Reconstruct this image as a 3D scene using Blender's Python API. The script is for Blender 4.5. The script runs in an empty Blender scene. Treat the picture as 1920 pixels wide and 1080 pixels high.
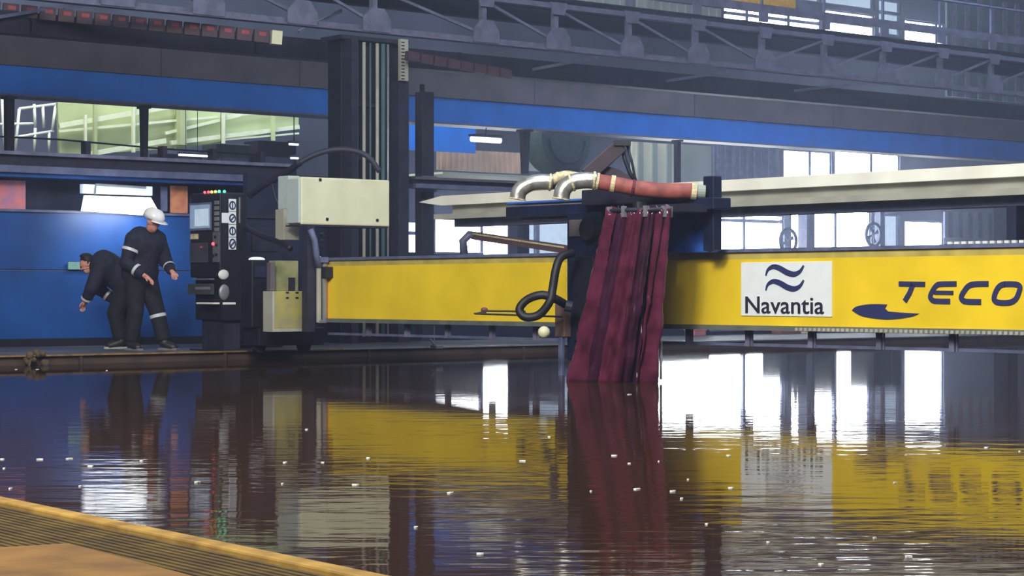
import bpy, math, random
from mathutils import Vector, Matrix
random.seed(7)
C = bpy.context.scene.collection
SC = bpy.context.scene
PI = math.pi

# ------------------------------------------------------------------ camera
F = 4000.0      # focal length in pixels of the 1920 wide frame
H = 0.9         # eye height above the water
HY = 547.0      # horizon row
cam_d = bpy.data.cameras.new('camera'); cam = bpy.data.objects.new('camera', cam_d); C.objects.link(cam)
cam.location = (0, 0, H); cam.rotation_euler = (PI/2, 0, 0)
cam_d.sensor_width = 36; cam_d.lens = 36*F/1920; cam_d.shift_y = (HY-540)/1920
cam_d.clip_end = 500
SC.camera = cam

# ------------------------------------------------------------------ world, exposure
w = bpy.data.worlds.new('world'); SC.world = w; w.use_nodes = True
w.node_tree.nodes['Background'].inputs[0].default_value = (0.50, 0.64, 1.0, 1)
w.node_tree.nodes['Background'].inputs[1].default_value = 0.6
# the cutting haze that fills the hall
vs_ = w.node_tree.nodes.new('ShaderNodeVolumeScatter')
vs_.inputs['Color'].default_value = (0.60, 0.70, 1.0, 1); vs_.inputs['Density'].default_value = 0.0055; vs_.inputs['Anisotropy'].default_value = 0.72
w.node_tree.links.new(vs_.outputs[0], w.node_tree.nodes['World Output'].inputs['Volume'])
SC.view_settings.view_transform = 'Standard'; SC.view_settings.look = 'None'
SC.view_settings.exposure = 0.2; SC.view_settings.gamma = 1.0; SC.view_settings.use_curve_mapping = False

def area_light(name, loc, target, size, power, col, sy=None):
    d = bpy.data.lights.new(name, 'AREA'); d.energy = power; d.color = col; d.size = size
    if sy: d.shape = 'RECTANGLE'; d.size_y = sy
    o = bpy.data.objects.new(name, d); C.objects.link(o); o.location = loc
    o.rotation_euler = (Vector(target)-Vector(loc)).to_track_quat('-Z', 'Y').to_euler()
    return o
# unseen fill lights added under the roof, plus one sodium lamp over the near walkway
area_light('hall_fill_rear', (-6, 2, 12), (0, 22, 0), 14, 3400, (0.84, 0.89, 1.0), 10)  # this and the next two are added in place of ambient light
area_light('hall_fill_mid', (6, 24, 12.4), (4, 30, 0), 16, 2700, (0.72, 0.82, 1.0), 14)
area_light('hall_fill_far', (2, 46, 12.4), (2, 50, 0), 22, 4200, (0.64, 0.80, 1.0), 12)
area_light('high_bay_warm', (-3.0, 1.5, 8.5), (-1.4, 7.0, 0), 1.2, 300, (1.0, 0.80, 0.50))
area_light('beam_front_fill', (-4.0, 8.0, 9.5), (0.5, 24, 1.0), 2.5, 1700, (1.0, 0.95, 0.82))  # added fill for the front of the yellow beam
area_light('stair_fill', (-9, 38, 11.5), (-9.5, 43, 4), 3, 900, (1.0, 1.0, 0.90))  # added to brighten the pale green structure

# ------------------------------------------------------------------ materials
def lin(c):
    r = []
    for v in c:
        v = v/255.0
        r.append(v/12.92 if v <= 0.04045 else ((v+0.055)/1.055)**2.4)
    return (r[0], r[1], r[2], 1)
MATS = {}
def mat(name, col, rough=0.6, metal=0.0, var=0.12, scale=6.0, emit=None, es=0.0, spec=None, alpha=None, bump=0.0, col2=None, trans=0.0):
    if name in MATS: return MATS[name]
    m = bpy.data.materials.new(name); m.use_nodes = True; MATS[name] = m
    nt = m.node_tree; N = nt.nodes; L = nt.links; b = N['Principled BSDF']
    b.inputs['Roughness'].default_value = rough; b.inputs['Metallic'].default_value = metal
    if spec is not None: b.inputs['Specular IOR Level'].default_value = spec
    if trans: b.inputs['Transmission Weight'].default_value = trans
    c = lin(col)
    tc = N.new('ShaderNodeTexCoord'); no = N.new('ShaderNodeTexNoise')
    no.inputs['Scale'].default_value = scale; no.inputs['Detail'].default_value = 5
    L.new(tc.outputs['Object'], no.inputs['Vector'])
    mx = N.new('ShaderNodeMix'); mx.data_type = 'RGBA'
    c2 = lin(col2) if col2 else tuple(x*(1-var*2) for x in c[:3])+(1,)
    mx.inputs[6].default_value = c if col2 else tuple(min(1, x*(1+var)) for x in c[:3])+(1,)
    mx.inputs[7].default_value = c2
    rp = N.new('ShaderNodeMapRange'); rp.inputs[1].default_value = 0.35; rp.inputs[2].default_value = 0.68
    L.new(no.outputs['Fac'], rp.inputs[0]); L.new(rp.outputs[0], mx.inputs[0])
    L.new(mx.outputs[2], b.inputs['Base Color'])
    if bump:
        bp = N.new('ShaderNodeBump'); bp.inputs['Strength'].default_value = bump; bp.inputs['Distance'].default_value = 0.02
        L.new(no.outputs['Fac'], bp.inputs['Height']); L.new(bp.outputs[0], b.inputs['Normal'])
    if emit:
        b.inputs['Emission Color'].default_value = lin(emit); b.inputs['Emission Strength'].default_value = es
    return m

M_yel   = mat('yellow_paint', (242, 208, 36), 0.42, var=0.08, scale=1.2)
M_yeltop= mat('worn_yellow_paint', (196, 178, 92), 0.5, var=0.15, scale=4)
M_blue  = mat('blue_girder_paint', (18, 112, 214), 0.5, var=0.08, scale=1.5)
M_bwall = mat('blue_wall_paint', (24, 74, 144), 0.45, var=0.18, scale=1.0)
M_web   = mat('brown_grey_web', (92, 84, 92), 0.75, var=0.15, scale=1.5)
M_dark  = mat('dark_steel', (38, 38, 58), 0.6, var=0.2)
M_dark2 = mat('black_steel', (24, 26, 38), 0.5, var=0.2)
M_navy  = mat('navy_cladding', (26, 32, 62), 0.7, var=0.2)
M_truss = mat('truss_steel', (112, 114, 142), 0.6, var=0.15)
M_rail  = mat('grey_rail_steel', (98, 104, 138), 0.5, var=0.15)
M_grey  = mat('grey_steel', (150, 152, 160), 0.45, metal=0.4)
M_silver= mat('silver_duct', (208, 210, 205), 0.28, metal=0.75, var=0.2, scale=12, bump=0.25)
M_tape  = mat('cream_duct_tape', (214, 202, 160), 0.5, var=0.2, scale=20)
M_redh  = mat('red_hose_cloth', (158, 84, 76), 0.6, var=0.2, scale=10, bump=0.3)
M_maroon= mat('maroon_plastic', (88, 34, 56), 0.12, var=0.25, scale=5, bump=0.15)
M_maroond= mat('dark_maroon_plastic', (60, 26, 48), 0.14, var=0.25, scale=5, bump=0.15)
M_white = mat('white_paint', (226, 232, 228), 0.5, var=0.04)
M_cream = mat('cream_enclosure', (226, 224, 188), 0.45, var=0.06, scale=2)
M_creams= mat('cream_enclosure_edge', (190, 205, 205), 0.45, var=0.05, scale=2)
M_dirty = mat('dirty_yellow_panel', (176, 166, 84), 0.55, var=0.2, scale=5, col2=(150, 146, 112))
M_dirty2= mat('faded_olive_panel', (150, 150, 104), 0.6, var=0.15)
M_black = mat('black_rubber', (20, 20, 30), 0.55)
M_skin  = mat('skin', (214, 150, 130), 0.55, var=0.05)
M_over  = mat('navy_workwear', (26, 30, 50), 0.85, var=0.2, scale=14, bump=0.3)
M_over2 = mat('dark_trousers', (20, 22, 34), 0.85, var=0.2, scale=14, bump=0.3)
M_refl  = mat('reflective_tape', (206, 210, 216), 0.35, var=0.05)
M_helm  = mat('white_helmet', (240, 240, 240), 0.3, var=0.02)
M_boot  = mat('boot_leather', (40, 36, 36), 0.5)
M_conc  = mat('concrete_floor', (84, 84, 92), 0.5, var=0.2, scale=1.5)
M_rust  = mat('rusty_tank_steel', (82, 62, 50), 0.7, var=0.3, scale=3, col2=(52, 44, 44))
M_curb  = mat('worn_yellow_edge', (168, 134, 62), 0.6, scale=7, col2=(122, 92, 42), bump=0.4)
M_curbf = mat('rusty_yellow_edge', (150, 118, 62), 0.6, scale=9, col2=(104, 78, 56), bump=0.3)
M_grate = mat('grating_steel', (98, 80, 36), 0.6, scale=6, col2=(62, 48, 28), bump=0.3)
M_plate = mat('ochre_plate', (132, 96, 44), 0.7, scale=5, col2=(104, 74, 36), bump=0.5)
M_wall  = mat('hall_wall_cladding', (70, 74, 96), 0.8, var=0.25, scale=0.4)
M_wallg = mat('grey_green_cladding', (160, 168, 160), 0.8, var=0.12, scale=0.8)
M_beige = mat('beige_cladding', (226, 224, 200), 0.7, var=0.1, scale=1.5)
M_brown = mat('brown_cladding', (206, 170, 146), 0.7, scale=1.6, col2=(160, 136, 120))
M_green = mat('pale_green_steel', (188, 200, 150), 0.6, var=0.15, scale=0.6)
M_greenl= mat('pale_green_flange', (222, 230, 200), 0.6, var=0.05)
M_greend= mat('dark_green_steel', (62, 78, 76), 0.6, var=0.15)
M_pale  = mat('brightened_pale_paint', (248, 246, 232), 0.45, var=0.06, scale=2)
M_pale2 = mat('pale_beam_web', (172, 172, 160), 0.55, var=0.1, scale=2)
M_orange= mat('orange_poster', (214, 146, 104), 0.6, scale=7, col2=(190, 110, 90))
M_redp  = mat('red_poster', (214, 122, 120), 0.6, scale=7, col2=(150, 120, 160))
M_logo  = mat('navy_lettering', (44, 50, 98), 0.5, var=0.05)
M_signw = mat('white_sign', (232, 238, 240), 0.4, var=0.02)
M_scr   = mat('screen_glow', (120, 130, 150), 0.3, emit=(120, 150, 185), es=0.55)
M_scr2  = mat('screen_window_glow', (170, 180, 200), 0.3, emit=(170, 195, 215), es=0.6)
M_sky   = mat('daylight_glazing', (240, 245, 255), 0.5, emit=(232, 241, 255), es=20.0)
M_skyb  = mat('hazy_daylight_glazing', (190, 205, 225), 0.5, emit=(176, 200, 226), es=0.75)
M_lamp  = mat('lit_lamp', (255, 255, 255), 0.5, emit=(240, 250, 255), es=1.1)
M_tube  = mat('lit_tube', (255, 255, 255), 0.5, emit=(235, 240, 250), es=1.6)
M_ledr  = mat('red_led', (255, 60, 60), 0.4, emit=(255, 70, 90), es=3.0)
M_ledy  = mat('yellow_led', (255, 190, 60), 0.4, emit=(255, 200, 90), es=3.0)
M_ledg  = mat('green_led', (60, 240, 170), 0.4, emit=(50, 240, 170), es=6.0)
M_chain = mat('dark_chain_plastic', (74, 52, 62), 0.6)
M_red   = mat('red_link', (160, 54, 66), 0.5)
M_foam  = mat('foam_fleck', (230, 232, 226), 0.5)
M_cyel  = mat('crane_yellow', (226, 170, 40), 0.5)
M_teal  = mat('teal_cladding', (70, 100, 104), 0.7, var=0.2, scale=1.5)

def water_mat():
    m = bpy.data.materials.new('tank_water'); m.use_nodes = True
    nt = m.node_tree; N = nt.nodes; L = nt.links; b = N['Principled BSDF']
    b.inputs['Base Color'].default_value = (0.030, 0.014, 0.007, 1)
    b.inputs['Roughness'].default_value = 0.035; b.inputs['IOR'].default_value = 1.23
    tc = N.new('ShaderNodeTexCoord')
    def noise(sc, stretch, det):
        mp = N.new('ShaderNodeMapping'); mp.inputs['Scale'].default_value = stretch
        L.new(tc.outputs['Object'], mp.inputs['Vector'])
        n = N.new('ShaderNodeTexNoise'); n.inputs['Scale'].default_value = sc; n.inputs['Detail'].default_value = det
        L.new(mp.outputs[0], n.inputs['Vector']); return n
    n1 = noise(5.0, (0.35, 1.0, 1), 2.0); n2 = noise(15.0, (0.4, 1.0, 1), 2.0); n3 = noise(0.35, (1, 1, 1), 2.0)
    ad = N.new('ShaderNodeMath'); ad.operation = 'MULTIPLY_ADD'
    L.new(n2.outputs['Fac'], ad.inputs[0]); ad.inputs[1].default_value = 0.22; L.new(n1.outputs['Fac'], ad.inputs[2])
    mr = N.new('ShaderNodeMapRange'); mr.inputs[1].default_value = 0.35; mr.inputs[2].default_value = 0.65
    mr.inputs[3].default_value = 0.35; mr.inputs[4].default_value = 1.0
    L.new(n3.outputs['Fac'], mr.inputs[0])
    sx = N.new('ShaderNodeSeparateXYZ'); L.new(tc.outputs['Object'], sx.inputs[0])
    g = N.new('ShaderNodeMapRange'); g.inputs[1].default_value = 11.5; g.inputs[2].default_value = 19.0; g.inputs[3].default_value = 1.0; g.inputs[4].default_value = 0.22
    L.new(sx.outputs['Y'], g.inputs[0])      # the water is stirred at the near end and calm along the far side
    mg = N.new('ShaderNodeMath'); mg.operation = 'MULTIPLY'; L.new(mr.outputs[0], mg.inputs[0]); L.new(g.outputs[0], mg.inputs[1])
    mu = N.new('ShaderNodeMath'); mu.operation = 'MULTIPLY'; L.new(ad.outputs[0], mu.inputs[0]); L.new(mg.outputs[0], mu.inputs[1])
    bp = N.new('ShaderNodeBump'); bp.inputs['Strength'].default_value = 0.34; bp.inputs['Distance'].default_value = 0.012
    L.new(mu.outputs[0], bp.inputs['Height']); L.new(bp.outputs[0], b.inputs['Normal'])
    df = N.new('ShaderNodeBsdfDiffuse'); df.inputs[0].default_value = (0.026, 0.014, 0.007, 1)    # dark diffuse added to weaken the reflections
    ms = N.new('ShaderNodeMixShader'); ms.inputs[0].default_value = 0.26
    L.new(b.outputs[0], ms.inputs[1]); L.new(df.outputs[0], ms.inputs[2]); L.new(ms.outputs[0], N['Material Output'].inputs['Surface'])
    return m
M_water = water_mat()

# ------------------------------------------------------------------ mesh helpers
class MB:
    def __init__(s): s.v = []; s.f = []
    def add(s, vs, fs):
        n = len(s.v); s.v += [tuple(p) for p in vs]; s.f += [tuple(n+i for i in f) for f in fs]; return s
    def box(s, x0, x1, y0, y1, z0, z1):
        v = [(x, y, z) for z in (z0, z1) for y in (y0, y1) for x in (x0, x1)]
        return s.add(v, [(0, 2, 3, 1), (4, 5, 7, 6), (0, 1, 5, 4), (2, 6, 7, 3), (0, 4, 6, 2), (1, 3, 7, 5)])
    def prism(s, pts, y0, y1):        # polygon in xz, extruded along y
        n = len(pts); v = [(x, y0, z) for x, z in pts]+[(x, y1, z) for x, z in pts]
        return s.add(v, [tuple(range(n)), tuple(range(2*n-1, n-1, -1))]+[(i, i+n, (i+1) % n+n, (i+1) % n) for i in range(n)])
    def slab(s, pts, z0, z1):         # polygon in xy
        n = len(pts); v = [(x, y, z0) for x, y in pts]+[(x, y, z1) for x, y in pts]
        return s.add(v, [tuple(range(n-1, -1, -1)), tuple(range(n, 2*n))]+[(i, (i+1) % n, (i+1) % n+n, i+n) for i in range(n)])
    def tube(s, pts, r, n=10, cap=True):
        pts = [Vector(p) for p in pts]; rs = r if isinstance(r, (list, tuple)) else [r]*len(pts)
        base = len(s.v); up = None
        for i, p in enumerate(pts):
            t = (pts[min(i+1, len(pts)-1)]-pts[max(i-1, 0)]).normalized()
            if up is None:
                up = Vector((0, 0, 1)) if abs(t.z) < 0.9 else Vector((1, 0, 0))
            a = t.cross(up).normalized(); up = a.cross(t).normalized()
            for k in range(n):
                q = 2*PI*k/n; s.v.append(tuple(p+(a*math.cos(q)+up*math.sin(q))*rs[i]))
        for i in range(len(pts)-1):
            for k in range(n):
                a0 = base+i*n+k; a1 = base+i*n+(k+1) % n
                s.f.append((a0, a1, a1+n, a0+n))
        if cap:
            s.f.append(tuple(base+k for k in range(n-1, -1, -1))); e = base+(len(pts)-1)*n
            s.f.append(tuple(e+k for k in range(n)))
        return s
    def bar(s, a, b, wd, hd=None):    # square bar between two points
        hd = hd or wd; a = Vector(a); b = Vector(b); t = (b-a).normalized()
        up = Vector((0, 0, 1)) if abs(t.z) < 0.95 else Vector((1, 0, 0))
        x = t.cross(up).normalized(); y = x.cross(t).normalized()
        v = [p+x*sx*wd/2+y*sy*hd/2 for p in (a, b) for sx, sy in ((-1, -1), (1, -1), (1, 1), (-1, 1))]
        return s.add(v, [(3, 2, 1, 0), (4, 5, 6, 7), (0, 1, 5, 4), (1, 2, 6, 5), (2, 3, 7, 6), (3, 0, 4, 7)])
    def ball(s, c, r, nu=12, nv=8, sx=1, sy=1, sz=1):
        c = Vector(c); vs = []; fs = []
        for i in range(nv+1):
            th = PI*i/nv
            for k in range(nu):
                ph = 2*PI*k/nu
                vs.append((c.x+r*sx*math.sin(th)*math.cos(ph), c.y+r*sy*math.sin(th)*math.sin(ph), c.z+r*sz*math.cos(th)))
        for i in range(nv):
            for k in range(nu):
                a = i*nu+k; b_ = i*nu+(k+1) % nu
                fs.append((a, a+nu, b_+nu, b_))
        return s.add(vs, fs)
    def cyl(s, a, b, r, n=16): return s.tube([a, b], r, n)
    def build(s, name, m, parent=None, bevel=0.0, smooth=False):
        me = bpy.data.meshes.new(name); me.from_pydata(s.v, [], s.f); me.update(); me.materials.append(m)
        o = bpy.data.objects.new(name, me); C.objects.link(o)
        if parent: o.parent = parent
        if smooth:
            for p in me.polygons: p.use_smooth = True
        if bevel:
            b = o.modifiers.new('bevel', 'BEVEL'); b.width = bevel; b.segments = 2; b.limit_method = 'ANGLE'
        return o
def tag(o, label=None, cat=None, group=None, kind=None):
    if label: o['label'] = label
    if cat: o['category'] = cat
    if group: o['group'] = group
    if kind: o['kind'] = kind
    return o
class Fr:            # a horizontal frame: x runs to the right along a line, y away from the viewer, z up
    def __init__(s, ox, oy, dx, dy):
        l = math.hypot(dx, dy); s.o = (ox, oy); s.x = (dx/l, dy/l); s.y = (-dy/l, dx/l); s.a = math.atan2(dy, dx)
    def s(s, px, d=0.0):     # where the line of sight of column px meets the line at depth offset d
        k = (px-960)/F; ox = s.o[0]+s.y[0]*d; oy = s.o[1]+s.y[1]*d
        return (k*oy-ox)/(s.x[0]-k*s.x[1])
    def Y(s, px, d=0.0): return s.o[1]+s.y[1]*d+s.x[1]*s.s(px, d)
    def z(s, px, py, d=0.0): return H+(HY-py)/F*s.Y(px, d)
    def p(s, px, py, d=0.0): return (s.s(px, d), d, s.z(px, py, d))
    def w(s, x, y=0.0): return (s.o[0]+s.x[0]*x+s.y[0]*y, s.o[1]+s.x[1]*x+s.y[1]*y)
def thing(name, label, cat, fr=None, loc=None, rz=0.0, group=None, kind=None):
    o = bpy.data.objects.new(name, None); C.objects.link(o); o.empty_display_size = 0.2
    if fr: o.location = (fr.o[0], fr.o[1], 0); o.rotation_euler = (0, 0, fr.a)
    if loc: o.location = loc; o.rotation_euler = (0, 0, rz)
    return tag(o, label, cat, group, kind)
def infr(o, fr): o.location = (fr.o[0], fr.o[1], 0); o.rotation_euler = (0, 0, fr.a); return o
def sub(fr, px, d, Y0=None):   # frame parallel to fr whose origin is on column px at offset d
    x = fr.s(px, d); ww = fr.w(x, d); return Fr(ww[0], ww[1], fr.x[0], fr.x[1])
def at(px, Y, fr):             # frame parallel to fr through column px at distance Y
    return Fr((px-960)/F*Y, Y, fr.x[0], fr.x[1])

VX = (1.17, 1.0); UX = (6.915, -8.3)
TANK = Fr(-0.24*25.9, 25.9, *VX)            # the far long side of the tank
GAN = Fr(-2.355, 27.3, *UX)                 # front face of the yellow gantry beam
ED = Fr(-1.96, 8.18, 1.637, -2.304)         # the near short end of the tank
WALL = Fr(0.0975*65, 65, *VX)               # hall wall
GIR = Fr(-8.64, 36, *VX)                    # crane runway girder
TRU = Fr(-0.055*34.5, 34.5, *VX)            # overhead truss

# ------------------------------------------------------------------ setting: floor, water, tank
EZ = 0.117
def isect(a, b):
    d = a.x[0]*b.x[1]-a.x[1]*b.x[0]; rx = b.o[0]-a.o[0]; ry = b.o[1]-a.o[1]
    return (rx*b.x[1]-ry*b.x[0])/d
c0s = isect(TANK, ED); c0 = TANK.w(c0s); c1 = TANK.w(30)
e1 = ED.w(14); e1n = (e1[0]+VX[0]/1.539*40, e1[1]+VX[1]/1.539*40)
o = MB().slab([c0, e1, e1n, c1], -0.30, 0.0).build('tank_water', M_water)
tag(o, 'dark brown rippling water filling the cutting tank under the yellow beam', 'water')
# floor beyond the tank, and floor round the camera
fa = TANK.w(c0s-40, 0.05); fb = TANK.w(70, 0.05); fc = TANK.w(70, 60); fd = TANK.w(c0s-40, 60)
o = MB().slab([fa, fb, fc, fd], -0.35, 0.105).build('floor', M_conc); tag(o, kind='structure')
g0 = ED.w(-24, -1.62); g1 = ED.w(20, -1.62); g2 = ED.w(20, -22); g3 = ED.w(-24, -22)
o = MB().slab([g0, g3, g2, g1], -0.35, 0.04).build('floor', M_conc); tag(o, kind='structure')
# far tank wall with its flange
o = thing('tank_side_wall', 'brown rusty far side wall of the water tank with a worn yellow edge', 'tank wall', TANK, kind='structure')
MB().box(c0s, 32, 0.0, 0.05, -0.3, EZ-0.012).build('plate', M_rust, o)
MB().box(c0s, TANK.s(640), -0.05, 0.09, EZ-0.012, EZ+0.006).build('yellow_edge', M_curbf, o)
MB().box(TANK.s(640), 32, -0.05, 0.09, EZ-0.012, EZ+0.006).build('bare_edge', M_grey, o)
for px in (150, 420, 690, 980, 1330, 1600, 1860):
    s0 = TANK.s(px); MB().box(s0-0.02, s0+0.02, -0.035, 0.0, -0.2, EZ-0.013).build('stiffener', M_rust, o)
# near end wall of the tank: curb
o = thing('tank_end_curb', 'bright worn yellow curb along the near end of the water tank', 'curb', ED, kind='structure')
ce = -isect(ED, TANK)
cs = isect(ED, TANK)
MB().box(cs, 14, -0.075, 0.0, -0.3, EZ).build('curb_rail', M_curb, o, bevel=0.008)
MB().box(cs, 14, -0.09, -0.076, 0.0, EZ-0.02).build('curb_foot', M_curbf, o)
# grating walkway along the curb
o = thing('walkway_grating', 'brown ribbed steel grating walkway beside the near yellow curb', 'grating', ED)
m = MB()
for i in range(44):
    y = -0.10-i*0.034; m.box(-14, 13.5, y-0.019, y, 0.065, 0.104)
m.build('bearing_bars', M_grate, o)
m = MB()
for i in range(110):
    x = -14+i*0.25; m.box(x, x+0.012, -1.59, -0.10, 0.075, 0.097)
m.build('cross_bars', M_dark2, o)
# loose ochre plate lying on the grating
zt = 0.150
def gp(px, py, z): Y = (H-z)*F/(py-HY); return ((px-960)/F*Y, Y)
q = [gp(-140, 1034, zt), gp(130, 1018, zt), gp(372, 1081, zt), gp(640, 1220, zt), gp(-300, 1220, zt)]
o = thing('steel_plate', 'flat ochre plate lying on the grating at the near left corner', 'plate', loc=(q[1][0], q[1][1], 0.105))
ql = [(x-q[1][0], y-q[1][1]) for x, y in q][::-1]
MB().slab(ql, 0.0, zt-0.105).build('plate_sheet', M_plate, o, bevel=0.006)

# ------------------------------------------------------------------ setting: hall wall with openings
def wall_holes(fr, s0, s1, z0, z1, holes, m, name, th=0.25):
    xs = sorted(set([s0, s1]+[h[0] for h in holes]+[h[1] for h in holes])); zs = sorted(set([z0, z1]+[h[2] for h in holes]+[h[3] for h in holes]))
    mb = MB()
    for i in range(len(xs)-1):
        # merge cells vertically
        run = None
        for j in range(len(zs)):
            inside = True
            if j < len(zs)-1:
                cx = (xs[i]+xs[i+1])/2; cz = (zs[j]+zs[j+1])/2
                inside = any(h[0] < cx < h[1] and h[2] < cz < h[3] for h in holes)
            if not inside and run is None: run = zs[j]
            if inside and run is not None:
                mb.box(xs[i], xs[i+1], 0, th, run, zs[j]); run = None
    return infr(tag(mb.build(name, m), kind='structure'), fr)
WIN = [  # column range, top row, bottom row (None = to the sill), glazing, mullion columns, transom rows
    (763, 787, 414, None, M_sky, [], [437]),
    (817, 906, 408, 476, M_sky, [], []),
    (906, 978, 408, None, M_sky, [], []),
    (988, 1100, 408, 500, M_skyb, [1010], []),
    (1210, 1471, 399, None, M_sky, [1397], [412]),
    (1484, 1507, 396, None, M_sky, [], []),
    (1526, 1634, 394, None, M_sky, [1568], []),
    (1640, 1688, 402, None, M_skyb, [], []),
    (1697, 1770, 414, None, M_sky, [], []),
    (1470, 1560, 282, 338, M_sky, [1520], []),
    (1566, 1688, 284, 334, M_sky, [1635], []),
    (1358, 1540, 14, 62, M_sky, [1402, 1480], [34, 48]),
    (1548, 1640, 22, 80, M_sky, [], [44]),
    (1648, 1690, 0, 66, M_skyb, [], [24, 44]),
    (1697, 1771, 40, 90, M_sky, [1757], []),
    (1470, 1640, -30, 8, M_skyb, [1540], []),
]
holes = []
for i, (a, b, t, bt, gm, mul, tr) in enumerate(WIN):
    s0, s1 = WALL.s(a), WALL.s(b); mid = (a+b)/2
    z1 = WALL.z(mid, t); z0 = 0.55 if bt is None else WALL.z(mid, bt)
    holes.append((s0, s1, z0, z1))
    n = thing('window_%d' % (i+1), None, None, WALL, kind='structure')
    MB().box(s0, s1, 0.16, 0.20, z0, z1).build('glazing', gm, n)
    fm = MB()
    fw = 0.05
    fm.box(s0, s0+fw, 0.06, 0.15, z0, z1).box(s1-fw, s1, 0.06, 0.15, z0, z1).box(s0+fw, s1-fw, 0.06, 0.15, z1-fw, z1).box(s0+fw, s1-fw, 0.06, 0.15, z0, z0+fw)
    fm.build('window_frame', M_rail, n)
    for k in mul:
        x = WALL.s(k); MB().box(x-0.06, x+0.06, 0.03, 0.15, z0+fw, z1-fw).build('mullion', M_rail, n)
    for k in tr:
        z = WALL.z(mid, k); MB().box(s0+fw, s1-fw, 0.02, 0.14, z-0.05, z+0.05).build('transom', M_rail, n)
wall_holes(WALL, WALL.s(-900), WALL.s(2400), 0.1, 13.0, holes, M_wall, 'wall_back')
# roof deck over the hall
r0 = WALL.w(WALL.s(-900), 0.3); r1 = WALL.w(WALL.s(2400), 0.3); r2 = WALL.w(WALL.s(2400), -48); r3 = WALL.w(WALL.s(-900), -48)
o = MB().slab([r0, r3, r2, r1], 12.6, 12.8).build('ceiling', M_wall); tag(o, kind='structure')

# cladding fields fixed in front of the wall
def panel(px0, px1, py0, py1, d, fr, m, name, label, cat, th=0.08, ribs=0, rm=None, group=None, floor=None):
    t = thing(name, label, cat, sub(fr, px0, d), group=group); f2 = sub(fr, px0, d)
    x1 = f2.s(px1); z1 = f2.z((px0+px1)/2, py0); z0 = f2.z((px0+px1)/2, py1) if floor is None else floor
    MB().box(0, x1, 0, th, z0, z1).build('sheet', m, t)
    if ribs:
        mm = MB()
        for i in range(ribs):
            x = x1*(i+0.5)/ribs; mm.box(x-x1/ribs*0.16, x+x1/ribs*0.16, -0.05, 0.0, z0, z1)
        mm.build('ribs', rm or m, t)
    return t, f2, x1, z0, z1
panel(822, 985, 283, 322, -6, WALL, M_brown, 'cladding_panel', 'brown ribbed cladding strip below the blue girder, behind the dark post', 'wall panel', ribs=16)
panel(985, 1075, 262, 322, -5.5, WALL, M_wallg, 'cladding_panel', 'grey cladding behind the hanging round green drum', 'wall panel')
panel(1186, 1266, 268, 342, -5, WALL, M_beige, 'cladding_panel', 'beige panelled cladding right of the hose arm', 'wall panel', ribs=3, rm=M_wallg)
panel(1272, 1334, 272, 342, -5, WALL, M_wallg, 'cladding_panel', 'grey cladding with a slanting brace above the red hose', 'wall panel')
panel(1340, 1462, 276, 340, -4.6, WALL, M_rail, 'cladding_panel', 'blue grey cladding with upright pipes left of the bright upper window', 'wall panel', ribs=9, rm=M_truss)
panel(1776, 1940, 0, 188, -2.5, WALL, M_teal, 'cladding_panel', 'teal grey cladding with upright pipes at the top right', 'wall panel', ribs=7, rm=M_truss)
panel(1772, 1935, 400, 448, -3, WALL, M_rail, 'cladding_panel', 'blue ribbed cladding behind the right end of the yellow beam', 'wall panel', ribs=9, rm=M_dark)
panel(1076, 1352, 0, 50, -3, WALL, M_wallg, 'cladding_panel', 'grey green cladding high above the truss', 'wall panel', ribs=18)
panel(760, 892, 228, 284, -7, WALL, M_blue, 'cladding_panel', 'blue panel hanging under the girder right of the dark mast', 'wall panel')
t, f2, x1, z0, z1 = panel(1250, 1492, -30, 9, -8, WALL, M_cyel, 'yellow_crane_beam', 'orange yellow crane beam end at the top edge of the view', 'crane beam', th=0.5)

# clutter standing in front of the wall, behind the beam
def machine(px0, px1, py0, d, m, label, extra=None):
    f2 = sub(WALL, px0, d); t = thing('machine_cabinet', label, 'machine', f2); x1 = f2.s(px1); z1 = f2.z((px0+px1)/2, py0)
    MB().box(0, x1, 0, 0.9, 0.105, z1).build('body', m, t, bevel=0.03)
    MB().box(x1*0.08, x1*0.55, -0.03, 0, 0.3, z1*0.8).build('door', M_navy, t, bevel=0.01)
    MB().box(x1*0.62, x1*0.9, -0.03, 0, z1*0.45, z1*0.85).build('vent_panel', M_dark, t, bevel=0.01)
    MB().box(-0.05, x1+0.05, -0.05, 0.95, z1, z1+0.06).build('lid', M_rail, t, bevel=0.01)
    return t
machine(820, 902, 478, -6, M_dark, 'dark cabinet hidden low behind the left half of the yellow beam')
machine(1476, 1512, 505, -7, M_navy, 'narrow navy cabinet behind the white square sign')
machine(1524, 1566, 470, -5, M_navy, 'navy cabinet in front of the middle bright opening')
machine(1640, 1690, 480, -6, M_dark, 'dark cabinet left of the last bright opening')
machine(1000, 1052, 480, -6, M_navy, 'navy cabinet behind the tower of the cutting carriage')
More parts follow.
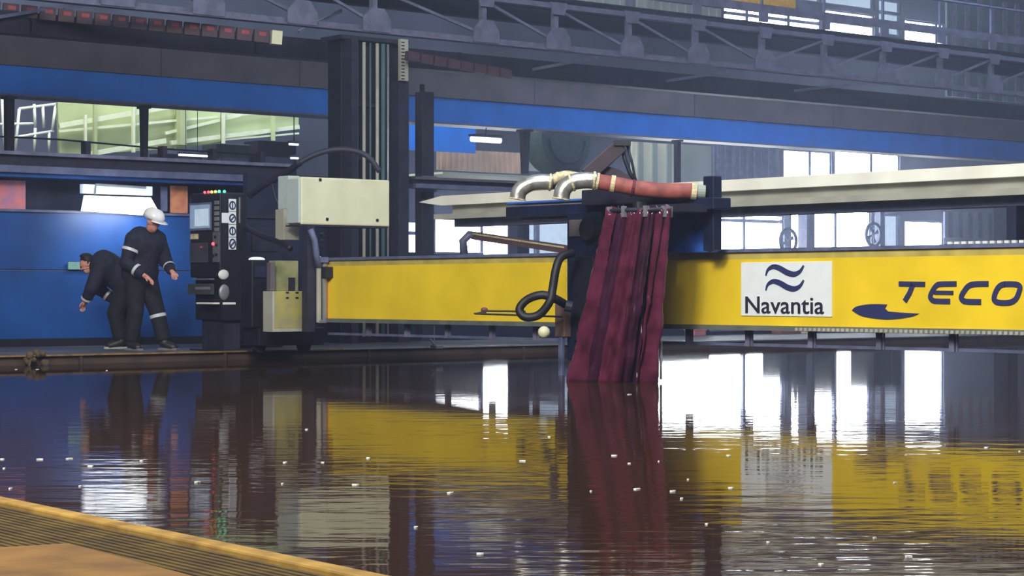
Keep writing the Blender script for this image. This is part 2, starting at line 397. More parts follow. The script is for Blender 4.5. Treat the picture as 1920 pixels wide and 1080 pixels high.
# wheel like valve and brace silhouettes before the openings
for px, py, lb in ((1478, 452, 'left'), (1638, 440, 'right')):
    f2 = sub(WALL, px, -4); z = f2.z(px, py); t = thing('floor_fan', '%s one of the two small grey workshop fans against the bright openings' % lb, 'fan', f2)
    ring = [(0.34*math.cos(a*PI/9), 0, z+0.34*math.sin(a*PI/9)) for a in range(19)]
    MB().tube(ring, 0.05, 6).build('guard_ring', M_rail, t, smooth=True)
    b = MB()
    for k in range(4):
        a = k*PI/2+0.4; b.prism([(0, z), (0.27*math.cos(a-0.25), z+0.27*math.sin(a-0.25)), (0.27*math.cos(a+0.25), z+0.27*math.sin(a+0.25))], 0.02, 0.04)
    b.build('blades', M_rail, t)
    MB().tube([(0, 0, 0.16), (0, 0, z-0.36)], 0.04, 8).build('stand', M_dark, t)
    MB().cyl((0, 0, 0.105), (0, 0, 0.16), 0.3).build('base', M_dark, t)
def post(px, w_px, py0, fr, d, m, name, label, cat, zb=0.105, group=None):
    f2 = sub(fr, px, d); t = thing(name, label, cat, f2, group=group); hw = w_px/F*f2.o[1]/2/0.76; z1 = f2.z(px, py0)
    MB().box(-hw, hw, -0.02, 0.02, zb+0.03, z1-0.03).build('web', m, t)
    MB().box(-hw, -hw+0.03, -hw, hw, zb+0.03, z1-0.03).box(hw-0.03, hw, -hw, hw, zb+0.03, z1-0.03).build('flanges', m, t)
    MB().box(-hw*1.3, hw*1.3, -hw*1.3, hw*1.3, zb, zb+0.03).build('base_plate', m, t)
    MB().box(-hw*1.2, hw*1.2, -hw*1.2, hw*1.2, z1-0.03, z1).build('cap_plate', m, t)
    return t
post(1512, 17, 386, WALL, -3, M_rail, 'hall_column', 'blue grey column between two bright openings right of the sign', 'column')
post(972, 22, 404, WALL, -9, M_navy, 'hall_column', 'navy column left of the cutting carriage behind the yellow beam', 'column')
post(1886, 24, 366, WALL, -12, M_navy, 'hall_column', 'dark navy column at the right edge above the yellow beam', 'column')
post(1650, 10, 396, WALL, -3, M_rail, 'hall_column', 'thin grey column between the bright openings near the right', 'column')

# ------------------------------------------------------------------ crane runway girder
t = thing('runway_girder', 'long blue and brown grey crane runway girder crossing the whole hall', 'girder', GIR)
s0, s1 = GIR.s(-260), GIR.s(2300); zb = 4.245; zm = 4.735; zt2 = 5.33
MB().box(s0, s1, 0.0, 0.35, zb, zm).build('blue_side', M_blue, t, bevel=0.01)
MB().box(s0, s1, -0.03, 0.38, zm, zt2).build('brown_web', M_web, t, bevel=0.01)
MB().box(s0, s1, -0.12, 0.45, zb-0.035, zb-0.001).build('bottom_flange', M_rail, t)
MB().box(s0, s1, -0.10, 0.45, zt2, zt2+0.03).build('top_flange', M_dark, t)
for px in (300, 560, 1000, 1300, 1560, 1800):
    x = GIR.s(px); MB().box(x, x+0.012, -0.036, -0.03, zm+0.01, zt2-0.01).build('joint', M_dark, t)
def glow_tube(px0, px1, d, z, r, label, m=M_tube, fr=GIR, group=None):
    f2 = sub(fr, px0, d); t = thing('conduit', label, 'pipe', f2, group=group); x1 = f2.s(px1)
    MB().tube([(0, 0, z), (x1, 0, z)], r, 8).build('pipe', m, t, smooth=True)  # light on the pipe is put in as emission
    for k in range(3):
        x = x1*(k+0.5)/3; MB().box(x-0.05, x+0.05, -0.06, 0.06, 5.361, z-r+0.01).build('clamp', M_dark, t)
glow_tube(1112, 1764, -0.05, 5.42, 0.045, 'long white pipe made to glow as if lit, running along the top of the girder')
glow_tube(975, 1034, -0.05, 5.42, 0.035, 'short pipe piece made to glow as if lit, on the girder left of the long white pipe')
glow_tube(340, 462, -0.05, 5.42, 0.035, 'broken white pipe made to glow as if lit, on the girder beneath the red chain')
# struts under the girder
def tri_post(px, w0, w1, py0, py1, Y, label):
    f2 = at(px, Y, GIR); t = thing('hanger_post', label, 'post', f2); z1 = f2.z(px, py0); z0 = f2.z(px, py1); a = w0/F*Y/2; b = w1/F*Y/2
    MB().prism([(-b, z0), (b, z0), (a, z1), (-a, z1)], -0.06, 0.06).build('web', M_dark, t)
    MB().box(-a*1.3, a*1.3, -0.12, 0.12, z1, z1+0.04).build('head_plate', M_dark, t)
tri_post(984, 18, 9, 247, 326, 42.6, 'tapered dark hanger post beneath the blue girder')
tri_post(270, 13, 9, 204, 300, 38.0, 'dark post under the blue girder before the pale green structure')
tri_post(17, 16, 14, 186, 300, 36.0, 'dark post under the blue girder at the left edge')
tri_post(1270, 8, 8, 266, 345, 45.0, 'thin dark post beside the beige cladding')

# ------------------------------------------------------------------ overhead truss
t = thing('roof_truss', 'grey steel lattice truss with gusset plates spanning the top of the hall', 'truss', TRU)
zb = 5.10; zc = 5.82; s0, s1 = TRU.s(-300), TRU.s(2250)
for nm, z, h_ in (('bottom_chord', zb, 0.11), ('top_chord', zc, 0.10)):
    MB().box(s0, s1, -0.09, 0.09, z-h_/2, z-h_/2+0.03).box(s0, s1, -0.015, 0.015, z-h_/2+0.03, z+h_/2).build(nm, M_truss, t)
px_nodes = [-190, 30, 215, 385, 560, 700, 905, 1040, 1178, 1303, 1428, 1545, 1655, 1762, 1858, 1950, 2050]
for i, px in enumerate(px_nodes):
    x = TRU.s(px)
    MB().box(x-0.045, x+0.045, -0.05, 0.05, zb+0.055, zc-0.05).build('vertical', M_truss, t)
    MB().prism([(x-0.28, zb-0.04), (x+0.28, zb-0.04), (x+0.28, zb+0.16), (x+0.14, zb+0.34), (x-0.12, zb+0.34), (x-0.28, zb+0.18)], -0.11, -0.095).build('gusset_plate', M_truss, t)
    MB().prism([(x-0.20, zc+0.05), (x+0.20, zc+0.05), (x+0.14, zc-0.16), (x-0.14, zc-0.16)], -0.11, -0.095).build('gusset_plate', M_truss, t)
    if i < len(px_nodes)-1:
        x2 = TRU.s(px_nodes[i+1]); up = i < 10
        a, b = ((x, zc-0.05), (x2, zb+0.1)) if up else ((x, zb+0.1), (x2, zc-0.05))
        MB().bar((a[0], -0.03, a[1]), (b[0], -0.03, b[1]), 0.045).build('diagonal', M_truss, t)
# walkway deck riding on the truss
d0 = 0.35
t = thing('overhead_walkway', 'grey steel walkway with slotted side plates above the lattice truss', 'walkway', TRU)
s0, s1 = TRU.s(-300), TRU.s(2250)
MB().box(s0, s1, 0.0, 1.1, 5.93, 5.97).build('deck', M_dark, t)
for i in range(len(px_nodes)-1):
    xa, xb = TRU.s(px_nodes[i]), TRU.s(px_nodes[i+1])
    m = MB(); m.box(xa, xb, -0.06, -0.03, 6.14, 6.30); m.box(xa-0.12, xa+0.12, -0.06, -0.03, 5.97, 6.14)
    m.build('side_plate', M_truss, t)
MB().tube([(s0, 0.0, 6.86), (s1, 0.0, 6.86)], 0.03, 6).build('handrail', M_rail, t)
for i, px in enumerate(px_nodes):
    x = TRU.s(px); MB().box(x-0.02, x+0.02, -0.025, 0.025, 6.30, 6.85).build('rail_post', M_rail, t)
# second lattice behind, lower brace lines
t = thing('brace_lattice', 'dark bracing lattice behind the grey truss, level with its lower chord', 'bracing', TRU)
for (pa, ya, pb, yb) in ((1250, 152, 1370, 134), (1490, 170, 1640, 153), (-50, 40, 190, 0), (120, 18, 200, 2), (560, 60, 640, 20), (1000, 130, 1120, 108)):
    MB().bar(TRU.p(pa, ya, 1.2), TRU.p(pb, yb, 1.2), 0.05).build('brace', M_truss if pa > 400 else M_rail, t)
MB().box(TRU.s(-300, 1.3), TRU.s(2300, 1.3), 1.3, 1.6, 4.72, 5.05).build('dark_beam', M_dark, t)  # dark beam filling the band between truss and girder
for px in (60, 480, 860, 1180, 1420, 1700): 
    x = TRU.s(px, 1.3); MB().box(x-0.03, x+0.03, 1.25, 1.3, 4.72, 5.05).build('stiffener', M_dark2, t)
MB().box(TRU.s(-300, 1.3), TRU.s(2300, 1.3), 1.3, 1.5, 5.7, 6.0).build('upper_beam', M_dark, t)

# red dotted cable chain
def chain(pa, ya, pb, yb, Y, n, rr, label, cap):
    a = Vector(((pa-960)/F*Y, Y, H+(HY-ya)/F*Y)); Y2 = Y+1.4; b = Vector(((pb-960)/F*Y2, Y2, H+(HY-yb)/F*Y2))
    t = thing('cable_chain', label, 'cable chain', loc=a)
    d = b-a
    for i in range(n):
        p0 = d*(i/n); p1 = d*((i+0.86)/n)
        l = MB().bar(p0, p1, rr*1.2, rr*2).build('link', M_chain, t)
        q = p0.lerp(p1, 0.4); MB().bar(q+Vector((0, -rr*0.62, rr*0.35)), q+d/n*0.42+Vector((0, -rr*0.62, rr*0.35)), rr*0.1, rr*0.6).build('red_mark', M_red, l)
    if cap: MB().bar(d, d*(1+0.6/n), rr*1.6, rr*2.2).build('end_cap', M_cream, t)
chain(-30, 14, 508, 70, 31.5, 16, 0.095, 'long dark cable chain with red marks ending in a pale cap', True)
chain(762, 104, 960, 140, 33.2, 8, 0.07, 'short sagging red marked cable chain right of the mast', False)

# ------------------------------------------------------------------ pale green structure behind the girder, left
GS = at(560, 47.5, GIR)
t = thing('green_stair_tower', 'pale green sloping conveyor structure seen under the left part of the girder', 'structure', GS)
for k, (pa, ya, pb, yb, pc, yc, pd, yd, m_) in enumerate((
        (330, 186, 560, 186, 560, 240, 330, 280, M_green), (108, 186, 340, 186, 340, 278, 112, 292, M_green))):
    pts = [GS.p(a_, b_, 0.1*k) for a_, b_ in ((pa, ya), (pb, yb), (pc, yc), (pd, yd))]
    MB().prism([(p[0], p[2]) for p in pts][::-1], 0.1*k, 0.1*k+0.08).build('side_panel', m_, t)
for k, (a_, ya, b_, yb, w_) in enumerate(((110, 236, 330, 198, .10), (110, 246, 560, 205, .05), (150, 292, 310, 264, .10), (320, 268, 560, 238, .09), (310, 250, 450, 216, .06), (420, 262, 560, 250, .04))):
    MB().bar(GS.p(a_, ya, -0.12), GS.p(b_, yb, -0.12), w_*0.8, w_).build('flange', M_greenl, t)
for k, (px, ya, yb, w_) in enumerate(((178, 196, 290, .07), (250, 190, 286, .06), (340, 200, 272, .16), (418, 205, 276, .07), (512, 208, 268, .07), (160, 215, 285, .05))):
    MB().bar(GS.p(px, ya, -0.2), GS.p(px, yb, -0.2), w_).build('upright', M_greenl if k % 2 else M_green, t)
HS = at(60, 44, GIR)
t = thing('stair_railing', 'white tubular stair railing at the left edge under the blue girder', 'railing', HS)
m_ = M_white
for (a_, ya, b_, yb) in ((36, 204, 115, 194), (26, 258, 100, 246), (0, 233, 62, 232), (36, 204, 28, 288), (64, 195, 66, 240), (80, 196, 82, 240), (104, 198, 98, 245), (4, 186, 8, 288), (66, 240, 64, 286), (92, 246, 92, 286)):
    MB().tube([HS.p(a_, ya), HS.p(b_, yb)], 0.032, 7).build('rail_tube', m_, t, smooth=True)
MB().box(HS.s(-40), HS.s(118), 0, 0.9, HS.z(60, 300), HS.z(60, 291)).build('landing', M_rail, t)
# dim storage shapes below the green structure
def lowbox(px0, px1, py0, py1, Y, fr, m, name, label, cat):
    f2 = at(px0, Y, fr); t = thing(name, label, cat, f2); x1 = f2.s(px1); z0 = f2.z(px0, py1); z1 = f2.z(px0, py0)
    MB().box(0, x1, 0, 0.5, z0, z1).build('housing', m, t, bevel=0.02)
    MB().box(x1*0.1, x1*0.9, -0.03, 0.0, z0+(z1-z0)*0.2, z0+(z1-z0)*0.45).build('strip', M_rail, t)
    return t, f2, x1, z0, z1
lowbox(305, 400, 286, 316, 40, GIR, M_dark, 'equipment_box', 'dark equipment box on the cabin roof beneath the green structure', 'box')
lowbox(405, 470, 268, 316, 40, GIR, M_greend, 'equipment_box', 'dark green equipment box on the cabin roof', 'box')
lowbox(484, 556, 262, 318, 40.5, GIR, M_dark, 'equipment_box', 'dark equipment box on the cabin roof next to the mast', 'box')
for px0, px1, py in ((338, 408, 290), (330, 372, 302), (412, 422, 304), (545, 562, 270), (548, 562, 296)):
    f2 = sub(GIR, px0, 0.1); t = thing('strip_light', 'small lit strip light above the cabin roof', 'light', f2, group='small strip lights above the cabin roof'); z = f2.z(px0, py); x1 = f2.s(px1)
    MB().box(0, x1, 0, 0.1, z+0.02, z+0.06).build('lamp_housing', M_rail, t)
    MB().tube([(0, 0.05, z), (x1, 0.05, z)], 0.022, 6).build('glow_tube', M_tube, t)
    MB().tube([(x1*0.5, 0.05, z+0.06), (x1*0.5, 0.05, 4.21)], 0.006, 5).build('hanging_rod', M_dark, t)
f2 = sub(GIR, 890, 0.05); t = thing('strip_light', 'bright white strip light under the blue girder left of the hanger post', 'light', f2); z = f2.z(890, 260); x1 = f2.s(944)
MB().box(0, x1, 0, 0.2, z+0.05, z+0.1).build('lamp_housing', M_rail, t)
MB().tube([(x1*0.5, 0.1, z+0.1), (x1*0.5, 0.1, 4.21)], 0.01, 5).build('hanging_rod', M_dark, t)
MB().tube([(0, 0.1, z), (x1, 0.1, z)], 0.06, 8).build('glow_tube', M_lamp, t)

# post row on the cabin roof rail (small dark stubs)
# ------------------------------------------------------------------ blue cabin along the far side
CAB = at(150, 31.4, TANK)
t = thing('blue_cabin', 'long blue painted cabin wall behind the two workers', 'cabin', CAB)
sa, sb = CAB.s(-250), CAB.s(530)
z_seam = CAB.z(150, 507); z_up = CAB.z(150, 400); z_top = CAB.z(150, 336)
MB().box(sa, sb, 0.0, 0.1, 0.22, z_seam-0.01).build('lower_panel', M_bwall, t)
MB().box(sa, sb, 0.0, 0.1, z_seam+0.01, z_up).build('upper_panel', M_bwall, t)
MB().box(sa, sb, 0.02, 0.08, z_seam-0.01, z_seam+0.01).build('seam', M_rail, t)
MB().box(sa, sb, -0.03, 0.1, 0.105, 0.22).build('plinth', M_dark2, t)
MB().box(sa, sb, 0.45, 0.55, z_up, z_top).build('recess_panel', M_navy, t)
MB().box(sa, sb, -0.04, 0.5, z_up, z_up+0.035).build('ledge', M_rail, t)
MB().box(sa, sb, -0.02, 0.7, z_top, z_top+0.06).build('roof_edge', M_bwall, t)
t = thing('crane_rail', 'grey blue steel rail running along the top of the blue cabin', 'rail', CAB)
za = z_top+0.06
MB().box(sa, sb+0.3, -0.08, 0.5, za+0.0, za+0.10).build('lower_flange', M_rail, t)
MB().box(sa, sb+0.3, 0.05, 0.3, za+0.10, za+0.26).build('rail_web', M_dark, t)
MB().box(sa, sb+0.3, -0.02, 0.4, za+0.26, za+0.31).build('upper_flange', M_truss, t)
for px in (172, 316, 410, 500):
    x = CAB.s(px); MB().box(x-0.04, x+0.04, 0.1, 0.25, za+0.31, za+0.5).build('stub', M_dark, t)
MB().tube([(CAB.s(-20), 0.15, za+0.52), (CAB.s(120), 0.15, za+0.52), (CAB.s(316), 0.15, za+0.46), (CAB.s(500), 0.15, za+0.44)], 0.015, 6).build('cable', M_dark2, t)
# flood lamp in the cabin opening
f2 = sub(CAB, 155, -0.12); t = thing('flood_lamp', 'glaring white rectangular lamp above the operator on the blue cabin', 'lamp', f2)
x1 = f2.s(300); zz0 = f2.z(150, 402); zz1 = f2.z(150, 366); zz2 = f2.z(150, 345)
MB().prism([(0.0, zz0+0.05), (x1*1.02, zz0), (x1*0.88, zz1), (0.05, zz1)], 0.0, 0.06).build('lens', M_lamp, t)
MB().box(0.0, x1*0.9, 0.0, 0.08, zz1+0.03, zz2).build('glowing_hood', M_skyb, t)  # hood emits too, extending the glare above the lens
lp = f2.w(x1*0.5, -0.5); area_light('cabin_wall_fill', (lp[0], lp[1], zz0+0.05), (f2.w(x1*0.4, 0.1)[0], f2.w(x1*0.4, 0.1)[1], zz0-0.3), 0.9, 16, (0.85, 0.93, 1.0), 0.2)  # added light facing the wall, makes the glow below the lamp
MB().tube([(0.2, 0.0, zz1+0.02), (0.2, -0.03, zz2), (x1*0.8, -0.03, zz2-0.02)], 0.02, 6).build('bracket', M_grey, t)
def flat(px0, px1, py0, py1, d, m, name, label, cat, fr=CAB):
    f2 = sub(fr, px0, d); o = MB().box(0, f2.s(px1), 0, 0.02, f2.z(px0, py1), f2.z(px0, py0)).build(name, m); infr(o, f2)
    return tag(o, label, cat)
flat(-40, 48, 336, 390, 0.28, M_redp, 'poster', 'red and pale poster at the left end of the cabin recess', 'poster')
flat(320, 352, 348, 399, 0.28, M_orange, 'poster', 'orange poster in the cabin recess left of the control console', 'poster')
flat(302, 314, 350, 396, 0.28, M_rail, 'poster', 'pale mauve notice right of the glaring lamp', 'notice')
flat(128, 174, 491, 505, -0.05, mat('pale_green_notice', (120, 160, 150), 0.5), 'notice_plate', 'small pale green notice plate on the blue wall beside the bent worker', 'notice')

# dark machinery wall between cabin and mast, and low behind the beam
DKF = at(530, 33.0, TANK)
t = thing('machinery_wall', 'dark navy machinery wall behind the white enclosure and the beam', 'machinery', DKF)
x1 = DKF.s(780)
MB().box(-0.6, x1, 0, 0.1, 0.105, DKF.z(600, 470)).build('lower_panel', M_navy, t)
MB().box(-0.6, DKF.s(745), 0.1, 0.2, DKF.z(600, 470), DKF.z(600, 330)).build('upper_panel', M_navy, t)
for px in (620, 655, 690, 712, 735):
    x = DKF.s(px); MB().tube([(x, -0.04, DKF.z(px, 474)), (x, -0.04, DKF.z(px, 410))], 0.025, 6).build('pipe', M_rail, t)
t = thing('low_barrier', 'low dark barrier on the floor behind the tank under the beam', 'barrier', sub(DKF, 822, 0)); f2 = sub(DKF, 822, 0)
MB().box(0, f2.s(1330), 0, 0.1, 0.105, f2.z(900, 606)).build('panel', M_navy, t)
MB().box(0, f2.s(1330), -0.03, 0.13, f2.z(900, 606), f2.z(900, 603)).build('cap', M_dark, t)
t = thing('low_barrier', 'low blue grey barrier on the floor behind the tank at the right', 'barrier', sub(DKF, 1335, 0)); f2 = sub(DKF, 1335, 0)
MB().box(0, f2.s(2100), 0, 0.1, 0.105, f2.z(1600, 617)).build('panel', M_dark, t)
MB().box(0, f2.s(2100), -0.03, 0.13, f2.z(1600, 617), f2.z(1600, 614)).build('cap', M_rail, t)
for px0, px1, m_, lb in ((1302, 1324, M_redp, 'small red crate on the floor below the beam near the curtain'), (1465, 1502, mat('brown_crate', (130, 90, 84)), 'brown crate on the floor under the white square sign'), (1505, 1516, M_cream, 'small cream carton right of the brown crate under the beam')):
    f2 = sub(DKF, px0, -0.35); z1 = f2.z(px0, 617); xx = f2.s(px1)
    t = thing('crate', lb, 'crate', f2); MB().box(0, xx, 0, 0.25, 0.105, z1-0.03).build('crate_body', m_, t, bevel=0.01)
    MB().box(-0.01, xx+0.01, -0.01, 0.26, z1-0.03, z1).build('rim', m_, t)

# ------------------------------------------------------------------ mast and posts
MF = at(706, 33.3, TANK)
t = thing('support_mast', 'tall dark steel mast with pale upright pipes right of the white enclosure', 'mast', MF)
def mx(px): return MF.s(px)
zt3 = MF.z(706, 78)
MB().box(mx(650), mx(758), 0.15, 0.5, 0.105, zt3).build('column_body', M_dark2, t, bevel=0.01)
MB().box(mx(652), mx(664), -0.1, 0.15, 0.105, zt3).build('side_flange', M_dark, t)
MB().box(mx(738), mx(758), -0.12, 0.15, 0.105, MF.z(706, 150)).build('side_flange', M_dark, t)
for px, r_, m_ in ((673, .020, M_grey), (686, .028, M_pale2), (711, .028, M_pale2), (698, .016, M_teal), (722, .035, M_teal), (731, .02, M_grey)):
    MB().tube([(mx(px), 0.05, 0.2), (mx(px), 0.05, zt3-0.02)], r_, 8).build('pipe', m_, t, smooth=True)
x0 = mx(737); MB().box(x0, mx(751), -0.2, -0.13, MF.z(706, 150), MF.z(706, 72)).build('scale_strip', M_pale2, t)
m = MB()
for k in range(12):
    z = MF.z(706, 148)+k*0.052; m.box(x0+0.01, x0+0.07, -0.205, -0.2, z, z+0.018)
m.build('scale_marks', M_dark, t)
MB().box(mx(640), mx(768), 0.0, 0.55, zt3, zt3+0.06).build('cap_plate', M_dark, t)
for z in (MF.z(706, 200), MF.z(706, 300), MF.z(706, 400)):
    MB().box(mx(664), mx(738), 0.09, 0.15, z, z+0.05).build('pipe_clip', M_dark, t)
PF = at(803, 34.8, TANK)
t = thing('steel_post', 'slim dark post standing right of the tall mast', 'post', PF)
MB().box(PF.s(792), PF.s(814), 0, 0.2, 0.105, PF.z(803, 172)).build('post_body', M_dark, t, bevel=0.01)
MB().box(PF.s(794), PF.s(800), 0.05, 0.1, PF.z(803, 172), PF.z(803, 158)).build('pin', M_dark2, t)
for py in (330, 352, 374): MB().box(PF.s(790), PF.s(816), -0.04, 0.0, PF.z(803, py+8), PF.z(803, py)).build('terminal_plate', M_rail, t)

# left over: grey rail running right from the mast behind the carriage
RF = at(780, 34.0, TANK)
t = thing('crane_rail', 'grey steel rail right of the mast behind the silver elbows', 'rail', RF)
z0 = RF.z(780, 352); MB().box(0, RF.s(1345), 0, 0.3, z0, z0+0.07).build('lower_flange', M_rail, t)
MB().box(0, RF.s(1345), 0.1, 0.2, z0+0.07, z0+0.14).build('rail_web', M_dark, t)
MB().box(0, RF.s(1345), 0, 0.3, z0+0.14, z0+0.18).build('upper_flange', M_web, t)
# pale green roof sheet behind it
f2 = at(830, 44, GIR); o = MB().slab([(0, 0), (f2.s(1040), 0), (f2.s(1040), 1.2), (0, 1.2)], f2.z(830, 326), f2.z(830, 322)).build('canopy_sheet', M_greenl); infr(o, f2)
tag(o, 'flat pale green canopy sheet under the brown cladding', 'canopy')
# round dark green drum
f2 = at(1062, 46.6, GIR); t = thing('hanging_drum', 'round dark green drum hanging below the girder above the hoses', 'drum', f2)
zc2 = f2.z(1062, 262); R1 = 62/F*46.6
MB().cyl((0, 0, zc2), (0, 0.6, zc2), R1, 32).build('drum_shell', M_greend, t)
ring = [(R1*0.72*math.cos(PI+a*PI/16), -0.03, zc2+R1*0.72*math.sin(PI+a*PI/16)) for a in range(17)]
MB().tube(ring, 0.03, 6).build('rim_pipe', M_dark2, t)
MB().prism([(-R1*0.6, zc2-R1*0.7), (R1*0.6, zc2-R1*0.7), (R1*0.45, zc2-R1*1.15), (-R1*0.3, zc2-R1*1.15)], 0.0, 0.5).build('outlet', M_greend, t)
MB().box(-0.1, 0.1, 0.1, 0.3, zc2+R1*0.4, zc2+R1*1.6).build('hanger', M_dark, t)

# ------------------------------------------------------------------ pale beam parallel to the gantry, behind it
PB = at(1920, 21.6, GAN)
t = thing('pale_walkway_beam', 'long cream white beam behind the yellow beam, higher up', 'beam', PB)
s0, s1 = PB.s(785), PB.s(2100)
zt4 = PB.z(1920, 306); 
MB().prism([(s0+0.5, zt4-0.13), (s1, zt4-0.13), (s1, zt4), (s0+0.5, zt4), (s0, zt4-0.07)], 0, 0.5).build('upper_flange', M_pale, t)  # whiter than the web: light from the openings put into the colour
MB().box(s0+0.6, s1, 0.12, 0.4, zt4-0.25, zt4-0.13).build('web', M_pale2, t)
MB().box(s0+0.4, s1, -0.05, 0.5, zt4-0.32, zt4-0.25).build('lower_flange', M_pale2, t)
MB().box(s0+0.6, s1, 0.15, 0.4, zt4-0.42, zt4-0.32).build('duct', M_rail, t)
for px in (1885,):
    x = PB.s(px); MB().box(x-0.06, x+0.06, 0.1, 0.3, 1.1, zt4-0.42).build('support', M_navy, t)

# ------------------------------------------------------------------ yellow gantry beam
t = thing('gantry_beam', 'long yellow cutting machine beam carrying the white square sign', 'gantry beam', GAN)
sL, sR = GAN.s(612), GAN.s(2120); zt5 = 1.300; zb5 = 0.560
MB().box(sL, sR, 0.0, 0.5, zb5, zt5-0.07).build('beam_body', M_yel, t)
MB().prism([(sL, zt5-0.07), (sR, zt5-0.07), (sR, zt5), (sL, zt5)], 0.0, 0.5).build('top_band', M_yeltop, t)
MB().box(sL, sR, -0.03, 0.53, zt5, zt5+0.035).build('guide_rail', M_rail, t)
m = MB(); x = GAN.s(1780)
while x < sR: m.box(x, x+0.05, -0.03, -0.005, zt5+0.036, zt5+0.06); x += 0.08
m.build('upper_rack', M_white, t)
MB().box(sL, sR, -0.06, 0.5, zb5-0.05, zb5).build('bottom_channel', M_dirty2 if False else mat('olive_channel', (104, 108, 104), 0.5), t)
m = MB(); x = GAN.s(1500)
while x < sR: m.box(x, x+0.035, -0.075, -0.06, zb5-0.045, zb5-0.015); x += 0.06
m.build('lower_rack', M_pale2, t)
zl = 0.345
MB().box(GAN.s(600), sR, 0.12, 0.16, zl, zl+0.03).build('cable_tray_rail', M_rail, t)
for px in (690, 762, 838, 921, 1003, 1100, 1200, 1290, 1402, 1520, 1648, 1785, 1930):
    x = GAN.s(px, 0.1); MB().box(x-0.03, x+0.03, 0.09, 0.12, zl, zb5-0.05).box(x+0.05, x+0.06, 0.1, 0.12, zl, zb5-0.05).build('bracket', M_truss, t)
MB().box(GAN.s(612), GAN.s(616), -0.02, 0.52, zb5-0.05, zt5+0.03).build('end_plate', mat('orange_edge', (214, 150, 60), 0.5), t)
# sign and lettering, in the plane of the beam face
def gxz(px, py): return (GAN.s(px), GAN.z(px, py))
a = gxz(1391, 594); b = gxz(1561, 491)
zs0 = GAN.z(1476, 593); zs1 = GAN.z(1476, 491)
sign = MB().box(a[0], b[0], -0.012, -0.001, zs0, zs1).build('sign_plate', M_signw, t, bevel=0.002)
def ribbon(pts, ws, yf=-0.02, yb=-0.013):
    n = len(pts); L_ = []; R_ = []
    for i in range(n):
        x0, z0 = pts[max(i-1, 0)]; x1, z1 = pts[min(i+1, n-1)]; l = math.hypot(x1-x0, z1-z0) or 1
        nx, nz = -(z1-z0)/l, (x1-x0)/l; w_ = ws[i]/2
        L_.append((pts[i][0]+nx*w_, pts[i][1]+nz*w_)); R_.append((pts[i][0]-nx*w_, pts[i][1]-nz*w_))
    mb = MB()
    v = [(p[0], yf, p[1]) for p in L_]+[(p[0], yf, p[1]) for p in R_]+[(p[0], yb, p[1]) for p in L_]+[(p[0], yb, p[1]) for p in R_]
    f = []
    for i in range(n-1):
        f += [(i, i+n, i+n+1, i+1), (i, i+1, i+1+2*n, i+2*n), (i+n, i+3*n, i+3*n+1, i+n+1)]
    f += [(0, 2*n, 3*n, n), (n-1, 2*n-1, 4*n-1, 3*n-1)]
    return mb.add(v, f)
def smooth_pts(cp, k=8):
    out = []
    for i in range(len(cp)-1):
        p0 = cp[max(i-1, 0)]; p1 = cp[i]; p2 = cp[i+1]; p3 = cp[min(i+2, len(cp)-1)]
        for j in range(k):
            u = j/k
            out.append(tuple(0.5*((2*p1[c])+(-p0[c]+p2[c])*u+(2*p0[c]-5*p1[c]+4*p2[c]-p3[c])*u*u+(-p0[c]+3*p1[c]-3*p2[c]+p3[c])*u**3) for c in range(len(p1))))
    out.append(cp[-1]); return out
for dy in (0, 27.5):
    cp = [(1438, 517+dy, 2.5), (1442, 506+dy, 5), (1452, 500+dy, 7.5), (1464, 503+dy, 9), (1478, 511+dy, 9.5), (1491, 514+dy, 8.5), (1502, 509+dy, 6), (1509, 498+dy, 3)]
    sp = smooth_pts(cp, 5)
    ribbon([gxz(p[0], p[1]) for p in sp], [p[2]/F*GAN.Y(1476)*1.15 for p in sp]).build('wave_mark', M_logo, t)
def text_mesh(body, x0, x1, z0, h, m, name, yf=-0.02):
    cu = bpy.data.curves.new(name, 'FONT'); cu.body = body; cu.size = 1; cu.extrude = 0.004; cu.offset = 0.004
    o = bpy.data.objects.new(name+'_tmp', cu); C.objects.link(o)
    dg = bpy.context.evaluated_depsgraph_get(); me = bpy.data.meshes.new_from_object(o.evaluated_get(dg))
    bpy.data.objects.remove(o)
    xs = [v.co.x for v in me.vertices]; ys = [v.co.y for v in me.vertices]
    sx = (x1-x0)/(max(xs)-min(xs)); sz = h/(max(ys)-min(ys)); mxn = min(xs); myn = min(ys)
    for v in me.vertices:
        v.co = Vector((x0+(v.co.x-mxn)*sx, yf-v.co.z, z0+(v.co.y-myn)*sz))
    me.materials.clear(); me.materials.append(m)
    ob = bpy.data.objects.new(name, me); C.objects.link(ob); return ob
tx = text_mesh('Navantia', GAN.s(1400), GAN.s(1547), GAN.z(1474, 588), (588-556)/F*GAN.Y(1474), mat('black_lettering', (34, 38, 56), 0.5), 'sign_lettering', -0.017)
tx.parent = t
# swoosh
top = smooth_pts([(1598, 582), (1606, 575), (1625, 571), (1645, 570), (1664, 571)], 4)
pts = top+[(1660, 579), (1666, 584), (1690, 586)]+smooth_pts([(1724, 588), (1712, 593), (1690, 597), (1665, 599), (1640, 597), (1615, 592), (1598, 582)], 4)[:-1]
MB().prism([gxz(*p) for p in pts][::-1], -0.008, -0.001).build('swoosh_mark', M_logo, t)
def stroke(cp, wpx, name, k=1):
    sp = smooth_pts(cp, k) if k > 1 else cp
    ribbon([gxz(p[0], p[1]) for p in sp], [wpx/F*GAN.Y(p[0])*1.25 for p in sp], -0.010, -0.001).build(name, M_logo, t)
stroke([(1686, 532), (1735, 533)], 7.5, 'letter_t'); stroke([(1713, 533), (1706, 550), (1697, 565)], 8.5, 'letter_t')
stroke([(1794, 532), (1768, 532.5), (1757, 535), (1749, 546), (1745, 556), (1748, 562), (1756, 564.5), (1782, 565)], 8, 'letter_e', 4)
